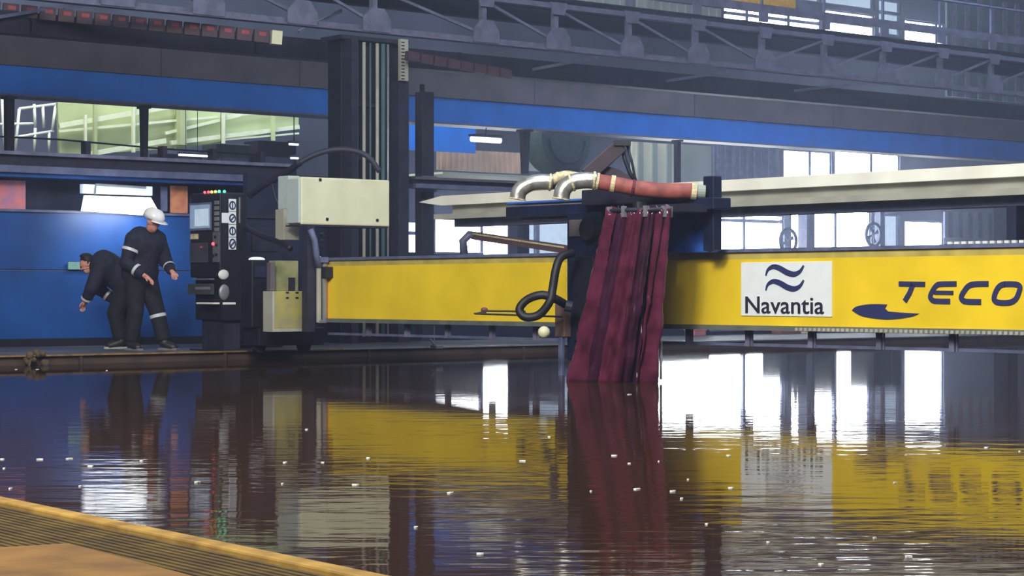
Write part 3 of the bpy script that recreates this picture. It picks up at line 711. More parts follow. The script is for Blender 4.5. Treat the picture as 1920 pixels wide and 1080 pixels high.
stroke([(1752, 548.5), (1788, 549)], 6, 'letter_e')
stroke([(1854, 532), (1830, 532.5), (1817, 536), (1808, 547), (1803, 557), (1806, 563), (1814, 565.5), (1840, 566)], 8.5, 'letter_c', 4)
stroke([(1884, 532.5), (1905, 533), (1913, 538), (1911, 549), (1905, 561), (1894, 567), (1876, 567.5), (1866, 564), (1865, 556), (1870, 543), (1877, 535), (1886, 532.5)], 8.5, 'letter_o', 4)

# ------------------------------------------------------------------ gantry far end: white enclosure, dirty panels, uprights
EB = at(565, 27.4, TANK)
t = thing('white_enclosure', 'cream white boxy drive enclosure above the left end of the yellow beam', 'enclosure', EB)
x1 = EB.s(731); zb6 = EB.z(565, 424); zt6 = EB.z(565, 331)
MB().box(0.0, x1, 0.0, 0.30, zb6+0.02, zt6).build('cover', M_cream, t, bevel=0.02)
MB().box(-0.035, -0.002, 0.01, 0.29, zb6+0.04, zt6-0.02).build('cover_flange', M_creams, t, bevel=0.01)
MB().box(-0.01, x1-0.02, 0.02, 0.34, zb6, zb6+0.018).build('base_tray', M_dark, t)
for px, py in ((600, 337), (613, 411), (707, 413)):
    p = EB.p(px, py, 0); MB().cyl((p[0], -0.012, p[2]), (p[0], 0.0, p[2]), 0.022, 6).build('screw', M_dark2, t)
f3 = at(541, 27.75, TANK)
t = thing('side_housing', 'narrow pale housing with a bright lamp at the left of the white enclosure', 'housing', f3)
MB().box(0, f3.s(563), 0, 0.25, f3.z(541, 392), f3.z(541, 329)).build('upper_body', M_creams, t, bevel=0.015)
MB().box(-0.04, f3.s(566), 0.05, 0.25, f3.z(541, 450), f3.z(541, 392)).build('lower_body', M_pale2, t, bevel=0.01)
MB().cyl((0.03, -0.05, f3.z(541, 358)), (0.03, 0.0, f3.z(541, 358)), 0.04, 12).build('knob', M_grey, t)
p = f3.p(550, 393); MB().ball((p[0], -0.05, p[2]), 0.07, sx=1.0, sy=0.5, sz=0.7).build('lamp_globe', M_tube, t, smooth=True)
# uprights of the gantry end
f3 = at(600, 27.2, TANK)
t = thing('gantry_end_upright', 'grey steel uprights with guide rods between the dirty panel and the yellow beam', 'upright', f3)
X = lambda px: f3.s(px); Z = lambda py: f3.z(600, py)
MB().box(X(578), X(592), 0.02, 0.14, Z(622), Z(425)).build('rear_post', M_dark, t)
MB().box(X(594), X(601), -0.02, 0.02, Z(605), Z(480)).build('guide_rod', M_pale2, t, bevel=0.01)
MB().box(X(605), X(612), -0.02, 0.03, Z(603), Z(482)).build('guide_rod', M_grey, t, bevel=0.01)
MB().box(X(596), X(612), -0.03, 0.03, Z(606), Z(600)).build('rod_foot', M_grey, t, bevel=0.005)
MB().tube([(X(582), 0, Z(430)), (X(588), -0.02, Z(450)), (X(592), -0.02, Z(480)), (X(596), -0.02, Z(500))], 0.04, 10).build('conduit', M_rail, t, smooth=True)
for py in (440, 452, 464, 476): MB().cyl((X(605), -0.03, Z(py)), (X(605), 0.03, Z(py)), 0.025, 10).build('clip', M_dark2, t)
MB().box(X(603), X(628), -0.10, 0.05, Z(522), Z(500)).build('drive_motor', M_dark2, t, bevel=0.015)
MB().cyl((X(622), -0.14, Z(512)), (X(622), -0.08, Z(512)), 0.035).build('motor_cap', M_dark, t)
MB().box(X(592), X(612), -0.05, 0.05, Z(492), Z(482)).build('cross_plate', M_rail, t)
f3 = at(510, 27.0, TANK)
t = thing('dirty_panel_box', 'grimy yellow olive panel box at the foot of the far carriage', 'panel box', f3)
X = lambda px: f3.s(px); Z = lambda py: f3.z(510, py)
MB().box(X(514), X(578), 0, 0.2, Z(616), Z(546)).build('front_panel', M_dirty, t, bevel=0.005)
MB().box(X(510), X(514), -0.01, 0.2, Z(622), Z(546)).box(X(514), X(578), -0.01, 0.2, Z(622), Z(616)).build('pale_frame', M_pale2, t)
MB().box(X(534), X(577), 0.21, 0.36, Z(546), Z(488)).build('upper_panel', M_dirty2, t, bevel=0.005)
MB().box(X(517), X(526), 0.12, 0.2, Z(545), Z(492)).build('side_post', M_web, t)
for px in (536, 554): MB().box(X(px), X(px+5), -0.008, 0, Z(550), Z(547)).box(X(px), X(px+5), -0.008, 0, Z(560), Z(557)).build('hinge', M_dark2, t)
MB().box(X(558), X(570), 0.20, 0.21, Z(546), Z(520)).build('grease_mark', M_dark, t)
f3 = at(500, 27.6, TANK)
t = thing('far_carriage', 'dark low bogie of the gantry running along the far tank edge', 'carriage', f3)
X = lambda px: f3.s(px); Z = lambda py: f3.z(520, py)
MB().box(X(490), X(612), 0.05, 0.42, 0.2, Z(615)).build('bogie_frame', M_dark2, t, bevel=0.01)
MB().box(X(480), X(508), 0.1, 0.36, Z(615), Z(487)).build('cabinet', M_dark2, t, bevel=0.02)
MB().box(X(484), X(505), 0.08, 0.1, Z(520), Z(500)).build('nameplate', M_navy, t)
for px in (505, 590): MB().cyl((X(px), 0.2, 0.19), (X(px), 0.3, 0.19), 0.085, 20).build('wheel', M_dark, t)
p = (X(500), 0.23, Z(486)); MB().ball(p, 0.12, sx=1.0, sy=0.6, sz=0.25).build('dome_lamp', M_tube, t, smooth=True)
# loops of cable over the enclosure
def hose(name, label, pxs, Y, r, m, cat='cable', pins=None):
    o = thing(name, label, cat, loc=((pxs[0][0]-960)/F*Y, Y, H+(HY-pxs[0][1])/F*Y)); bx, by, bz = o.location
    sp = smooth_pts([(a, b, c) for a, b, c in [(q[0], q[1], q[2] if len(q) > 2 else Y) for q in pxs]], 6)
    MB().tube([((a-960)/F*c-bx, c-by, H+(HY-b)/F*c-bz) for a, b, c in sp], r, 8).build('sheath', m, o, smooth=True)
    MB().tube([((a-960)/F*c-bx, c-by, H+(HY-b)/F*c-bz) for a, b, c in sp[:2]], r*1.35, 8).build('end_fitting', M_dark2, o)
    return o
hose('cable_loop', 'thin dark cable arching over the top of the white enclosure', [(560, 306), (590, 290), (625, 281), (660, 282), (690, 294), (712, 322)], 28.0, 0.036, M_dark)
hose('cable_bundle', 'thick dark cable bundle rising from the console to the enclosure top', [(470, 365, 28.8), (490, 350, 28.6), (520, 333, 28.4), (545, 318, 28.2), (562, 304, 28.0)], 28.6, 0.045, M_dark)
hose('cable_bundle', 'dark cable sagging from the console towards the gantry uprights', [(446, 400, 28.8), (460, 425, 28.6), (490, 441, 28.2), (520, 452, 27.9), (545, 466, 27.7)], 28.6, 0.04, M_dark2)
hose('cable_bundle', 'tangled thin dark cables left of the white enclosure', [(510, 345), (518, 375), (530, 395), (538, 400), (545, 385)], 28.3, 0.018, M_dark2)

# ------------------------------------------------------------------ control console
CN = at(356, 28.9, GAN)
t = thing('control_console', 'black control console with lit screen and white symbol stickers', 'console', CN)
fx = CN.s(412); z_ = lambda py: CN.z(380, py)
dp = 0.40
MB().box(0, fx, 0, dp, z_(520), z_(362)).build('head_housing', M_dark2, t, bevel=0.02)
MB().box(0.05, fx, 0.05, dp, z_(600), z_(520)).build('middle_housing', M_dark2, t, bevel=0.02)
MB().box(0.15, fx-0.05, 0.1, dp-0.05, 0.13, z_(600)).build('pedestal', M_dark, t)
MB().box(0.0, fx+0.05, 0.0, dp+0.05, 0.105, 0.13).build('foot_plate', M_dark2, t)
def fp(px, py, d=-0.001): return (CN.s(px), CN.z(380, py))
def face(nm, a0, b0, a1, b1, m_, th=0.012, y=0.0):
    p = fp(a0, b1); q_ = fp(a1, b0); return MB().box(p[0], q_[0], y-th, y, p[1], q_[1]).build(nm, m_, t, bevel=0.002)
sc = face('screen', 357, 380, 397, 432, M_rail, 0.02)
face('screen_glass', 359, 384, 396, 428, M_scr, 0.004, -0.02); face('screen_window', 368, 392, 394, 424, M_scr2, 0.002, -0.024)
for k in range(6): face('key', 403, 378+k*10, 411, 385+k*10, M_grey, 0.01)
face('button_panel', 400, 436, 412, 492, mat('grey_panel', (96, 98, 104), 0.5)); face('lower_panel', 357, 455, 390, 492, mat('dim_grey_panel', (66, 68, 80), 0.5))
face('knob_plate', 358, 438, 372, 448, M_tape)
for px, py, m_ in ((402, 458, M_ledr), (380, 464, M_red)):
    p = fp(px, py); MB().ball((p[0], -0.02, p[1]), 0.022).build('red_button', m_, t, smooth=True)
for px, py in ((406, 445), (408, 460), (408, 478), (403, 480)):
    p = fp(px, py); MB().cyl((p[0], -0.03, p[1]), (p[0], -0.012, p[1]), 0.018, 10).build('knob', M_dark2, t)
for px, m_ in ((384, M_ledr), (391, M_ledr), (397, M_ledy), (404, M_ledy), (411, M_ledg), (419, M_ledg)):
    p = CN.p(px if px < 412 else 411, 362, 0); MB().ball((p[0], 0.0 if px < 412 else 0.08, z_(361)), 0.019).build('signal_lamp', m_, t, smooth=True)
face('shelf_edge', 368, 522, 402, 525, M_rail, 0.06); face('keyboard', 358, 532, 402, 552, mat('keyboard_grey', (62, 66, 72), 0.6), 0.05); face('keyboard_keys', 372, 538, 400, 543, M_grey, 0.004, -0.05)
face('lower_shelf', 380, 567, 412, 570, M_pale, 0.10)
# right side, with stickers: plane x = fx
def side(nm, p0, b0, p1, b1, m_, dx=0.003, bev=0):
    # columns on the side plane -> local y
    def yy(px):
        k = (px-960)/F; ox, oy = CN.w(fx); return (k*oy-ox)/(CN.y[0]-k*CN.y[1])
    Ys = lambda py, y: H+(HY-py)/F*(CN.w(fx, y)[1])
    y0, y1 = yy(p0), yy(p1); return MB().box(fx, fx+dx, y0, y1, Ys(b1, y0), Ys(b0, y0)).build(nm, m_, t), y0, y1
MB().box(fx, fx+0.02, 0.02, 0.40, z_(600), z_(365)).build('side_panel', M_dark2, t)
def side2(nm, *a_):
    o_, y0, y1 = side(nm, *a_); o_.location.x = 0.021; return o_
for k in range(4): side2('symbol_sticker', 427, 373+k*24, 441, 396+k*24, M_signw)
side2('symbol_sticker', 414, 399, 427, 418, M_signw)
for k in range(4):
    yc = 385+k*24
    def yy(px):
        kk = (px-960)/F; ox, oy = CN.w(fx); return (kk*oy-ox)/(CN.y[0]-kk*CN.y[1])
    zc3 = H+(HY-yc)/F*CN.w(fx, 0.1)[1]; yc3 = yy(434)
    ring = [(fx+0.026, yc3+0.045*math.cos(a*PI/8), zc3+(0.05 if k != 3 else 0.06)*math.sin(a*PI/8)) for a in range(17)]
    mm = MB().tube(ring, 0.010, 5)
    if k in (0, 2): mm.tube([(fx+0.026, yc3, zc3-0.05), (fx+0.026, yc3, zc3+0.05)], 0.009, 5)
    if k in (1, 3): mm.tube([(fx+0.026, yc3-0.035, zc3-0.035), (fx+0.026, yc3+0.035, zc3+0.035)], 0.012, 5)
    mm.build('symbol', M_logo, t)
side2('edge_strip', 446, 370, 449, 418, M_grey)
def sball(px, py, r, sz, m_, nm):
    yv = yy(px); z = H+(HY-py)/F*CN.w(fx, yv)[1]; MB().ball((fx+0.03, yv, z), r, sz=sz, sx=0.35).build(nm, m_, t, smooth=True)
sball(417, 515, 0.085, 0.8, M_white, 'round_cover'); sball(418, 548, 0.085, 1.25, M_grey, 'oval_cover')
side2('lower_shelf', 416, 567, 440, 571, M_pale)
f3 = at(440, 29.6, TANK)
t = thing('dark_cabinet', 'tall black cabinet standing right of the control console', 'cabinet', f3)
MB().box(0, f3.s(482), 0, 0.45, 0.13, f3.z(440, 480)).build('cabinet_body', M_dark2, t, bevel=0.02)
MB().box(0.04, f3.s(478), -0.02, 0, 0.2, f3.z(440, 488)).build('cabinet_door', M_dark, t, bevel=0.01)
MB().box(0.02, f3.s(480), 0.02, 0.43, 0.105, 0.13).build('cabinet_plinth', M_dark2, t)
f3 = at(460, 30.2, TANK)
t = thing('rear_machine', 'dim navy machine body between console and white enclosure', 'machine', f3)
MB().box(0, f3.s(532), 0, 0.4, 0.105, f3.z(440, 408)).build('machine_body', M_navy, t, bevel=0.02)
MB().box(0.0, f3.s(532), -0.03, 0.42, f3.z(440, 408), f3.z(440, 402)).build('machine_lid', M_dark, t)
MB().box(0.1, f3.s(520), -0.02, 0, f3.z(440, 470), f3.z(440, 425)).build('machine_panel', M_dark, t)

# ------------------------------------------------------------------ cutting carriage (tower in front of the beam)
CR = at(1190, 21.4, GAN)     # origin under the curtain, frame along the beam
def rp(px, py, Y): return Vector(((px-960)/F*Y, Y, H+(HY-py)/F*Y))
ca = thing('cutting_carriage', 'dark blue carriage tower hanging on the yellow beam above the maroon curtain', 'carriage', CR)
def loc(px, py, d): x, y, z = CR.p(px, py, d); return x, y, z
def cbox(nm, p0, p1, q0, q1, d, th, m_, bev=0.01):
    x0 = CR.s(p0, d); x1 = CR.s(p1, d); zz0 = CR.z((p0+p1)/2, q1, d); zz1 = CR.z((p0+p1)/2, q0, d)
    return MB().box(x0, x1, d, d+th, zz0, zz1).build(nm, m_, ca, bevel=bev)
M_tow = mat('dark_blue_tower', (24, 32, 60), 0.45, var=0.2)
M_cblu = mat('hazed_carriage_blue', (52, 104, 205), 0.4, var=0.15)
cbox('tower_body', 1063, 1125, 398, 676, 0.55, 0.30, M_tow)
cbox('tower_front_plate', 1075, 1112, 480, 640, 0.52, 0.03, M_dark2)
cbox('label_plate', 1066, 1092, 412, 444, 0.53, 0.02, mat('grimy_plate', (104, 96, 96), 0.6))
cbox('support_arm', 948, 1338, 379, 400, 0.60, 0.25, M_tow)
cbox('arm_edge', 948, 1100, 376, 380, 0.58, 0.28, M_cblu)
cbox('upper_bracket', 1090, 1260, 352, 382, 0.45, 0.35, M_dark)
cbox('lower_arm', 975, 1070, 404, 412, 0.7, 0.12, M_rail)
cbox('right_panel', 1240, 1334, 398, 474, 0.85, 0.10, M_cblu)  # glare and haze put into the panel's bright blue
cbox('right_post', 1318, 1338, 330, 470, 0.72, 0.12, M_tow)
cbox('lower_block', 1040, 1058, 570, 632, 0.45, 0.1, mat('rusty_block', (120, 92, 84), 0.6))
cbox('lower_rod', 1046, 1053, 632, 712, 0.45, 0.05, M_rail)
cbox('lower_rod', 1236, 1240, 640, 712, 0.1, 0.02, M_grey)
x_, y_, z_0 = loc(1106, 430, 0.5)
MB().cyl((x_, 0.45, z_0), (x_, 0.55, z_0), 0.12, 20).build('motor_drum', M_dark2, ca)
# ring that carries the curtain
zr = 1.66
# curtain strips
def curtain_r(th, u):     # u 0 top .. 1 bottom
    base = 0.30+0.13*u
    return base
cu = thing('splash_curtain', 'long maroon plastic strip curtain hanging from the carriage into the water', 'curtain', CR)
zt7 = CR.z(1190, 397); topc = (0.0, 0.05); botc = (-0.30, -0.02)
nst = 12
for k in range(nst):
    th0 = -PI+2*PI*k/nst+0.25; th1 = th0+2*PI/nst*1.12
    nu, nv = 14, 40; vs = []; fs = []
    ph = random.uniform(0, 6); off = 0.035*(k % 2)
    for j in range(nv+1):
        u = j/nv; z = zt7*(1-u)-0.02*u
        cxx = topc[0]*(1-u)+botc[0]*u; cyy = topc[1]*(1-u)+botc[1]*u
        pinch = 1.0 - (0.34*max(0, (u-0.55)/0.45) if k % 2 == 0 else -0.05) - 0.12*math.exp(-((u-0.12)/0.1)**2)
        for i in range(nu+1):
            q = i/nu; thm = (th0+th1)/2; th = thm+(th0+(th1-th0)*q-thm)*pinch
            fold = 0.042*math.sin(q*PI*2.0+ph+u*1.2)*(0.5+u)+0.020*math.sin(q*PI*4+ph*2+3*u)-0.05*(2*q-1)**2
            r = (0.30+0.11*u)+off+fold+random.uniform(-0.006, 0.006)+0.012*math.sin(u*23+ph+q*4)*(u > 0.5)
            zz = z
            if j == 0: zz += 0.03*math.sin(q*PI*3+ph)+0.02*(k % 3)
            vs.append((cxx+r*1.18*math.cos(th), cyy+r*0.8*math.sin(th), zz))
    for j in range(nv):
        for i in range(nu):
            a_ = j*(nu+1)+i; fs.append((a_, a_+1, a_+nu+2, a_+nu+1))
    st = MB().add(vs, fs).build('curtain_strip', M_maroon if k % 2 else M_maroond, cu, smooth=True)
    so = st.modifiers.new('thick', 'SOLIDIFY'); so.thickness = 0.006
ringp = [(0.36*math.cos(a*PI/16), 0.05+0.25*math.sin(a*PI/16), zt7+0.01) for a in range(33)]
MB().tube(ringp, 0.022, 8).build('curtain_ring', M_dark, cu, smooth=True)
for k in range(9):
    a_ = 2*PI*k/9; xx, yy2 = 0.37*math.cos(a_), 0.05+0.26*math.sin(a_)
    MB().box(xx-0.02, xx+0.02, yy2-0.02, yy2+0.02, zt7-0.06, zt7+0.05).build('curtain_clip', M_grey, cu)
MB().box(-0.34, 0.42, 0.30, 0.6, zt7+0.0, zt7+0.08).build('ring_bracket', M_dark, ca)
MB().cyl((0.02, 0.05, 0.5), (0.02, 0.05, zt7+0.1), 0.07, 16).build('torch_tube', M_dark2, ca)

# silver elbows
def duct(name, label, pts, Y, r, m_, bands):
    p0 = pts[0]; base = rp(p0[0], p0[1], Y); o = thing(name, label, 'duct', loc=base)
    sp = smooth_pts([(a, b, c) for a, b, c in pts], 6)
    P = [rp(a, b, Y)-base+Vector((0, c, 0)) for a, b, c in sp]
    P = [Vector(p) for p in P]
    MB().tube(P, r, 18).build('pipe', m_, o, smooth=True)
    for i in bands:
        a_ = P[i]; b_ = P[i+1]; MB().tube([a_, b_], r*1.12, 18).build('collar', M_tape, o, smooth=False)
    return o
duct('silver_elbow', 'left silver pipe elbow on the carriage arm', [(970, 374, 0), (974, 358, 0), (990, 346, 0), (1012, 341, 0), (1036, 342, 0)], 21.9, 0.082, M_silver, (0, 22))
duct('silver_elbow', 'right silver pipe elbow in front of the other one, joined to the taped hose', [(1052, 374, 0), (1056, 356, 0), (1070, 343, 0), (1095, 338, 0), (1118, 339, 0)], 21.6, 0.085, M_silver, (0, 12, 22))
duct('taped_hose', 'short cream taped hose sleeve rising behind the right elbow', [(1036, 336, 0.2), (1060, 328, 0.2), (1085, 331, 0.2), (1110, 334, 0.2), (1130, 341, 0.2)], 21.7, 0.055, M_tape, (3,))
rh = duct('red_hose', 'thick red cloth wrapped hose lying along the top of the carriage', [(1118, 340, 0), (1160, 347, 0), (1200, 354, 0), (1250, 358, 0), (1302, 358, 0)], 21.6, 0.080, M_redh, (0, 4))
P = [rp(px, py, 21.6)-rp(1118, 340, 21.6) for px, py in ((1296, 358), (1306, 359))]; MB().tube(P, 0.088, 16).build('end_band', M_tape, rh)
P = [rp(px, py, 21.6)-rp(1118, 340, 21.6) for px, py in ((1306, 359), (1322, 360))]; MB().tube(P, 0.07, 16).build('end_sleeve', M_wallg, rh)
P = [rp(px, py, 21.6)-rp(1118, 340, 21.6) for px, py in ((1184, 352), (1189, 353))]; MB().tube(P, 0.090, 16).build('strap', mat('dark_red_strap', (90, 20, 40)), rh)
# dark hose arm above
am = thing('hose_arm', 'dark slanting hose arm rising from the red hose to the girder', 'arm', loc=rp(1100, 334, 22.6)); b0 = rp(1100, 334, 22.6)
f = lambda px, py, d=0: rp(px, py, 22.6+d)-b0
MB().bar(f(1100, 330), f(1165, 272), 0.14, 0.16).build('arm_bar', mat('plum_arm', (50, 36, 52), 0.5), am, bevel=0.01)
pts = [f(1110, 338), f(1205, 344), f(1160, 318), f(1140, 312)]
MB().add([tuple(p) for p in pts]+[tuple(p+Vector((0, 0.08, 0))) for p in pts], [(0, 1, 2, 3), (7, 6, 5, 4), (0, 4, 5, 1), (1, 5, 6, 2), (2, 6, 7, 3), (3, 7, 4, 0)]).build('foot_plate', mat('plum_arm', (50, 36, 52)), am)
MB().tube([f(1166, 274), f(1172, 300), f(1182, 326), f(1196, 346)], 0.022, 8).build('arm_cable', M_dark2, am, smooth=True)
MB().tube([f(1176, 272), f(1184, 300), f(1190, 330), f(1194, 346)], 0.014, 8).build('arm_cable', M_dark2, am, smooth=True)
MB().box(f(1150, 270).x, f(1182, 270).x, -0.1, 0.1, f(1165, 274).z, f(1165, 264).z).build('head_block', M_dark2, am)

# black hose loops at the left of the tower
def bh(pts, r, nm, label):
    Y = 22.6; base = rp(pts[0][0], pts[0][1], Y); o = thing(nm, label, 'hose', loc=base)
    sp = smooth_pts([(a, b, c) for a, b, c in pts], 8)
    MB().tube([rp(a, b, Y)-base+Vector((0, c, 0)) for a, b, c in sp], r, 10).build('tube', M_black, o, smooth=True)
    return o, base
o, base = bh([(1074, 474, 0.05), (1052, 482, -0.05), (1042, 505, -0.1), (1036, 540, -0.12), (1030, 566, -0.15), (1010, 590, -0.12), (985, 594, -0.1), (974, 580, -0.08), (988, 562, -0.08), (1015, 553, -0.12), (1040, 560, -0.1), (1062, 572, 0.1)], 0.046, 'black_hose', 'thick black hose looping in front of the yellow beam left of the tower')
MB().tube([rp(a, b, 22.6)-base for a, b in ((1060, 573), (1072, 576))], 0.06, 10).build('coupling', M_dark, o)
t = thing('pointer_rod', 'thin dark rods sticking out left along the yellow beam bottom', 'rod', loc=rp(890, 588, 22.9)); b0 = rp(890, 588, 22.9)
MB().tube([rp(905, 583, 22.9)-b0, rp(985, 584, 22.8)-b0], 0.012, 6).build('upper_rod', M_dark2, t)
MB().tube([rp(890, 588, 22.9)-b0, rp(1055, 594, 22.8)-b0], 0.012, 6).build('lower_rod', M_dark2, t)
MB().ball(rp(908, 581, 22.9)-b0, 0.028, sx=1.4).build('tip', mat('rust_tip', (110, 60, 60)), t)
MB().tube([rp(888, 588, 22.9)-b0, rp(912, 586, 22.9)-b0], [0.006, 0.026], 6).build('cone', M_dark2, t)
o = MB().ball((0, 0, 0), 0.065, sx=1, sy=1, sz=1).build('float_ball', M_cream, smooth=True); o.location = rp(1020, 623, 22.4)
tag(o, 'round cream float ball below the yellow beam beside the tower', 'ball')
f3 = at(815, 28.9, TANK); t = thing('pale_clamp', 'small pale metal clamp on the far tank edge under the beam', 'clamp', f3)
MB().box(0, 0.12, -0.04, 0.1, EZ+0.006, EZ+0.06).build('clamp_jaw', M_grey, t, bevel=0.01); MB().tube([(0.02, 0.03, EZ+0.06), (-0.05, 0.03, EZ+0.14)], 0.015, 6).build('clamp_handle', M_grey, t)

# slanting brown boom behind the beam
t = thing('slanting_boom', 'brown slanting boom rising to the left behind the yellow beam', 'boom', loc=rp(1062, 470, 27.0)); b0 = rp(1062, 470, 27.0)
MB().bar(rp(890, 442, 29)-b0, rp(1064, 468, 27)-b0, 0.1, 0.10).build('boom_bar', mat('boom_brown', (96, 70, 74)), t)
MB().bar(rp(890, 438, 29)-b0, rp(1064, 464, 27)-b0, 0.11, 0.02).build('boom_edge', M_tape, t)
MB().tube([rp(870, 476, 29)-b0, rp(868, 452, 29)-b0, rp(880, 440, 29)-b0, rp(895, 443, 29)-b0], 0.06, 10).build('boom_knuckle', M_rail, t, smooth=True)

# rag and rope clump on the far tank edge
f3 = at(50, 26.1, TANK); t = thing('rag_bundle', 'brown knotted rag bundle hanging over the far tank edge at the left', 'rag', f3)
m = MB()
for k in range(14): m.ball((random.uniform(0, .22), random.uniform(-.1, .02), random.uniform(-0.02, .16)), random.uniform(.03, .06), 8, 6)
m.build('knot', mat('brown_rag', (88, 74, 54), 0.9, bump=0.5), t, smooth=True)
MB().tube([(0.02, -0.08, 0.08), (-0.02, -0.1, 0.0), (0.0, -0.1, -0.05)], 0.015, 6).build('tail', mat('brown_rag', (88, 74, 54)), t)

# ------------------------------------------------------------------ workers
def skinned(name, pts, edges, rad, m_, parent, sub_=2):
    names = list(pts.keys()); idx = {n: i for i, n in enumerate(names)}
    me = bpy.data.meshes.new(name); me.from_pydata([pts[n] for n in names], [(idx[a], idx[b]) for a, b in edges], []); me.update()
    o = bpy.data.objects.new(name, me); C.objects.link(o); o.parent = parent; me.materials.append(m_)
    me.skin_vertices.new() if hasattr(me.skin_vertices, 'new') and len(me.skin_vertices) == 0 else None
    mod = o.modifiers.new('skin', 'SKIN'); mod.use_smooth_shade = True
    if not me.skin_vertices: 
        bpy.context.view_layer.objects.active = o
    sv = me.skin_vertices[0].data
    for n in names:
        r = rad[n]; sv[idx[n]].radius = (r, r) if not isinstance(r, tuple) else r
        sv[idx[n]].use_root = (idx[n] == 0)
    s_ = o.modifiers.new('sub', 'SUBSURF'); s_.levels = sub_; s_.render_levels = sub_
    return o
def lerp(a, b, k): return tuple(a[i]*(1-k)+b[i]*k for i in range(3))
def add3(a, b): return tuple(a[i]+b[i] for i in range(3))
def person(name, label, loc_, rz, J, helmet, grip, stripes):
    t = thing(name, label, 'person', loc=loc_, rz=rz)
    # J: pelvis chest neck head, shoulders, elbows, wrists, hips, knees, ankles, toes; face dir; palm dirs
    pts = {k: J[k] for k in J if k not in ('fd', 'up')}
    fd = Vector(J['fd']).normalized(); up = Vector(J['up']).normalized(); sd = up.cross(fd).normalized()
    hc = Vector(J['head'])
    B = {'pelvis': J['pelvis'], 'waist': lerp(J['pelvis'], J['chest'], 0.5), 'chest': J['chest'], 'neck': J['neck'],
         'jaw': tuple(hc-up*0.075+fd*0.035), 'head': tuple(hc), 'crown': tuple(hc+up*0.085-fd*0.01), 'nose': tuple(hc+fd*0.115-up*0.015), 'chin': tuple(hc+fd*0.085-up*0.10)}
    R = {'pelvis': 0.11, 'waist': 0.10, 'chest': 0.11, 'neck': 0.055, 'jaw': 0.07, 'head': 0.088, 'crown': 0.07, 'nose': 0.014, 'chin': 0.03}
    E = [('pelvis', 'waist'), ('waist', 'chest'), ('chest', 'neck'), ('neck', 'jaw'), ('jaw', 'head'), ('head', 'crown'), ('head', 'nose'), ('jaw', 'chin')]
    for sgn, sfx in ((1, 'l'), (-1, 'r')):
        for n_ in ('shoulder', 'elbow', 'wrist', 'hip', 'knee', 'ankle', 'toe'): B[n_+sfx] = J[n_+sfx]
        R.update({'shoulder'+sfx: 0.055, 'elbow'+sfx: 0.042, 'wrist'+sfx: 0.030, 'hip'+sfx: 0.08, 'knee'+sfx: 0.055, 'ankle'+sfx: 0.045, 'toe'+sfx: 0.04})
        E += [('chest', 'shoulder'+sfx), ('shoulder'+sfx, 'elbow'+sfx), ('elbow'+sfx, 'wrist'+sfx), ('pelvis', 'hip'+sfx), ('hip'+sfx, 'knee'+sfx), ('knee'+sfx, 'ankle'+sfx), ('ankle'+sfx, 'toe'+sfx)]
        B['ear'+sfx] = tuple(hc+sd*0.098*sgn-up*0.01); R['ear'+sfx] = 0.018; E.append(('head', 'ear'+sfx))
        w_ = Vector(J['wrist'+sfx]); a_ = (w_-Vector(J['elbow'+sfx])).normalized()
        lat = a_.cross(Vector((0, 0, 1)));
        if lat.length < 0.2: lat = a_.cross(Vector((0, 1, 0)))
        lat = lat.normalized(); nrm = lat.cross(a_).normalized()
        if nrm.z > 0: nrm = -nrm
        B['palm'+sfx] = tuple(w_+a_*0.055); R['palm'+sfx] = 0.030; E.append(('wrist'+sfx, 'palm'+sfx))
        for i_, (la, ln) in enumerate(((-0.030, 0.070), (-0.010, 0.080), (0.010, 0.075), (0.029, 0.060))):
            k0 = w_+a_*0.088+lat*la; k1 = k0+a_*ln*0.5+nrm*0.010; k2 = k1+(a_*0.55+nrm*0.8)*ln*0.55
            for q_, v_ in enumerate((k0, k1, k2)):
                B['f%d%d%s' % (i_, q_, sfx)] = tuple(v_); R['f%d%d%s' % (i_, q_, sfx)] = 0.0095-0.001*q_
            E += [('palm'+sfx, 'f%d0%s' % (i_, sfx)), ('f%d0%s' % (i_, sfx), 'f%d1%s' % (i_, sfx)), ('f%d1%s' % (i_, sfx), 'f%d2%s' % (i_, sfx))]
        t0 = w_+a_*0.035-lat*0.038*sgn; t1 = t0+a_*0.03-lat*0.018*sgn+nrm*0.012; t2 = t1+a_*0.028+nrm*0.012
        for q_, v_ in enumerate((t0, t1, t2)): B['t%d%s' % (q_, sfx)] = tuple(v_); R['t%d%s' % (q_, sfx)] = 0.011-0.001*q_
        E += [('palm'+sfx, 't0'+sfx), ('t0'+sfx, 't1'+sfx), ('t1'+sfx, 't2'+sfx)]
    skinned('body', B, E, R, M_skin, t)
    # jacket and trousers: one continuous garment surface each
    def garment(nm, chains, balls, m_):
        mb = MB()
        for P_, r_ in chains: mb.tube(P_, r_, 16)
        for c_, r_, sz in balls: mb.ball(c_, r_, 16, 10, *sz)
        o = mb.build(nm, m_, t, smooth=True)
        rm = o.modifiers.new('remesh', 'REMESH'); rm.mode = 'VOXEL'; rm.voxel_size = 0.016; rm.use_smooth_shade = True
        sm = o.modifiers.new('smooth', 'SMOOTH'); sm.factor = 0.5; sm.iterations = 8
        return o
    pv, ch, nk = Vector(J['pelvis']), Vector(J['chest']), Vector(J['neck'])
    ax = (ch-pv).normalized()
    ch_ = [([pv-ax*0.12, pv, pv.lerp(ch, .5), ch, ch.lerp(nk, .75)], [0.20, 0.205, 0.195, 0.20, 0.085])]
    bl = [(ch, 0.20, (1, 1, 1))]
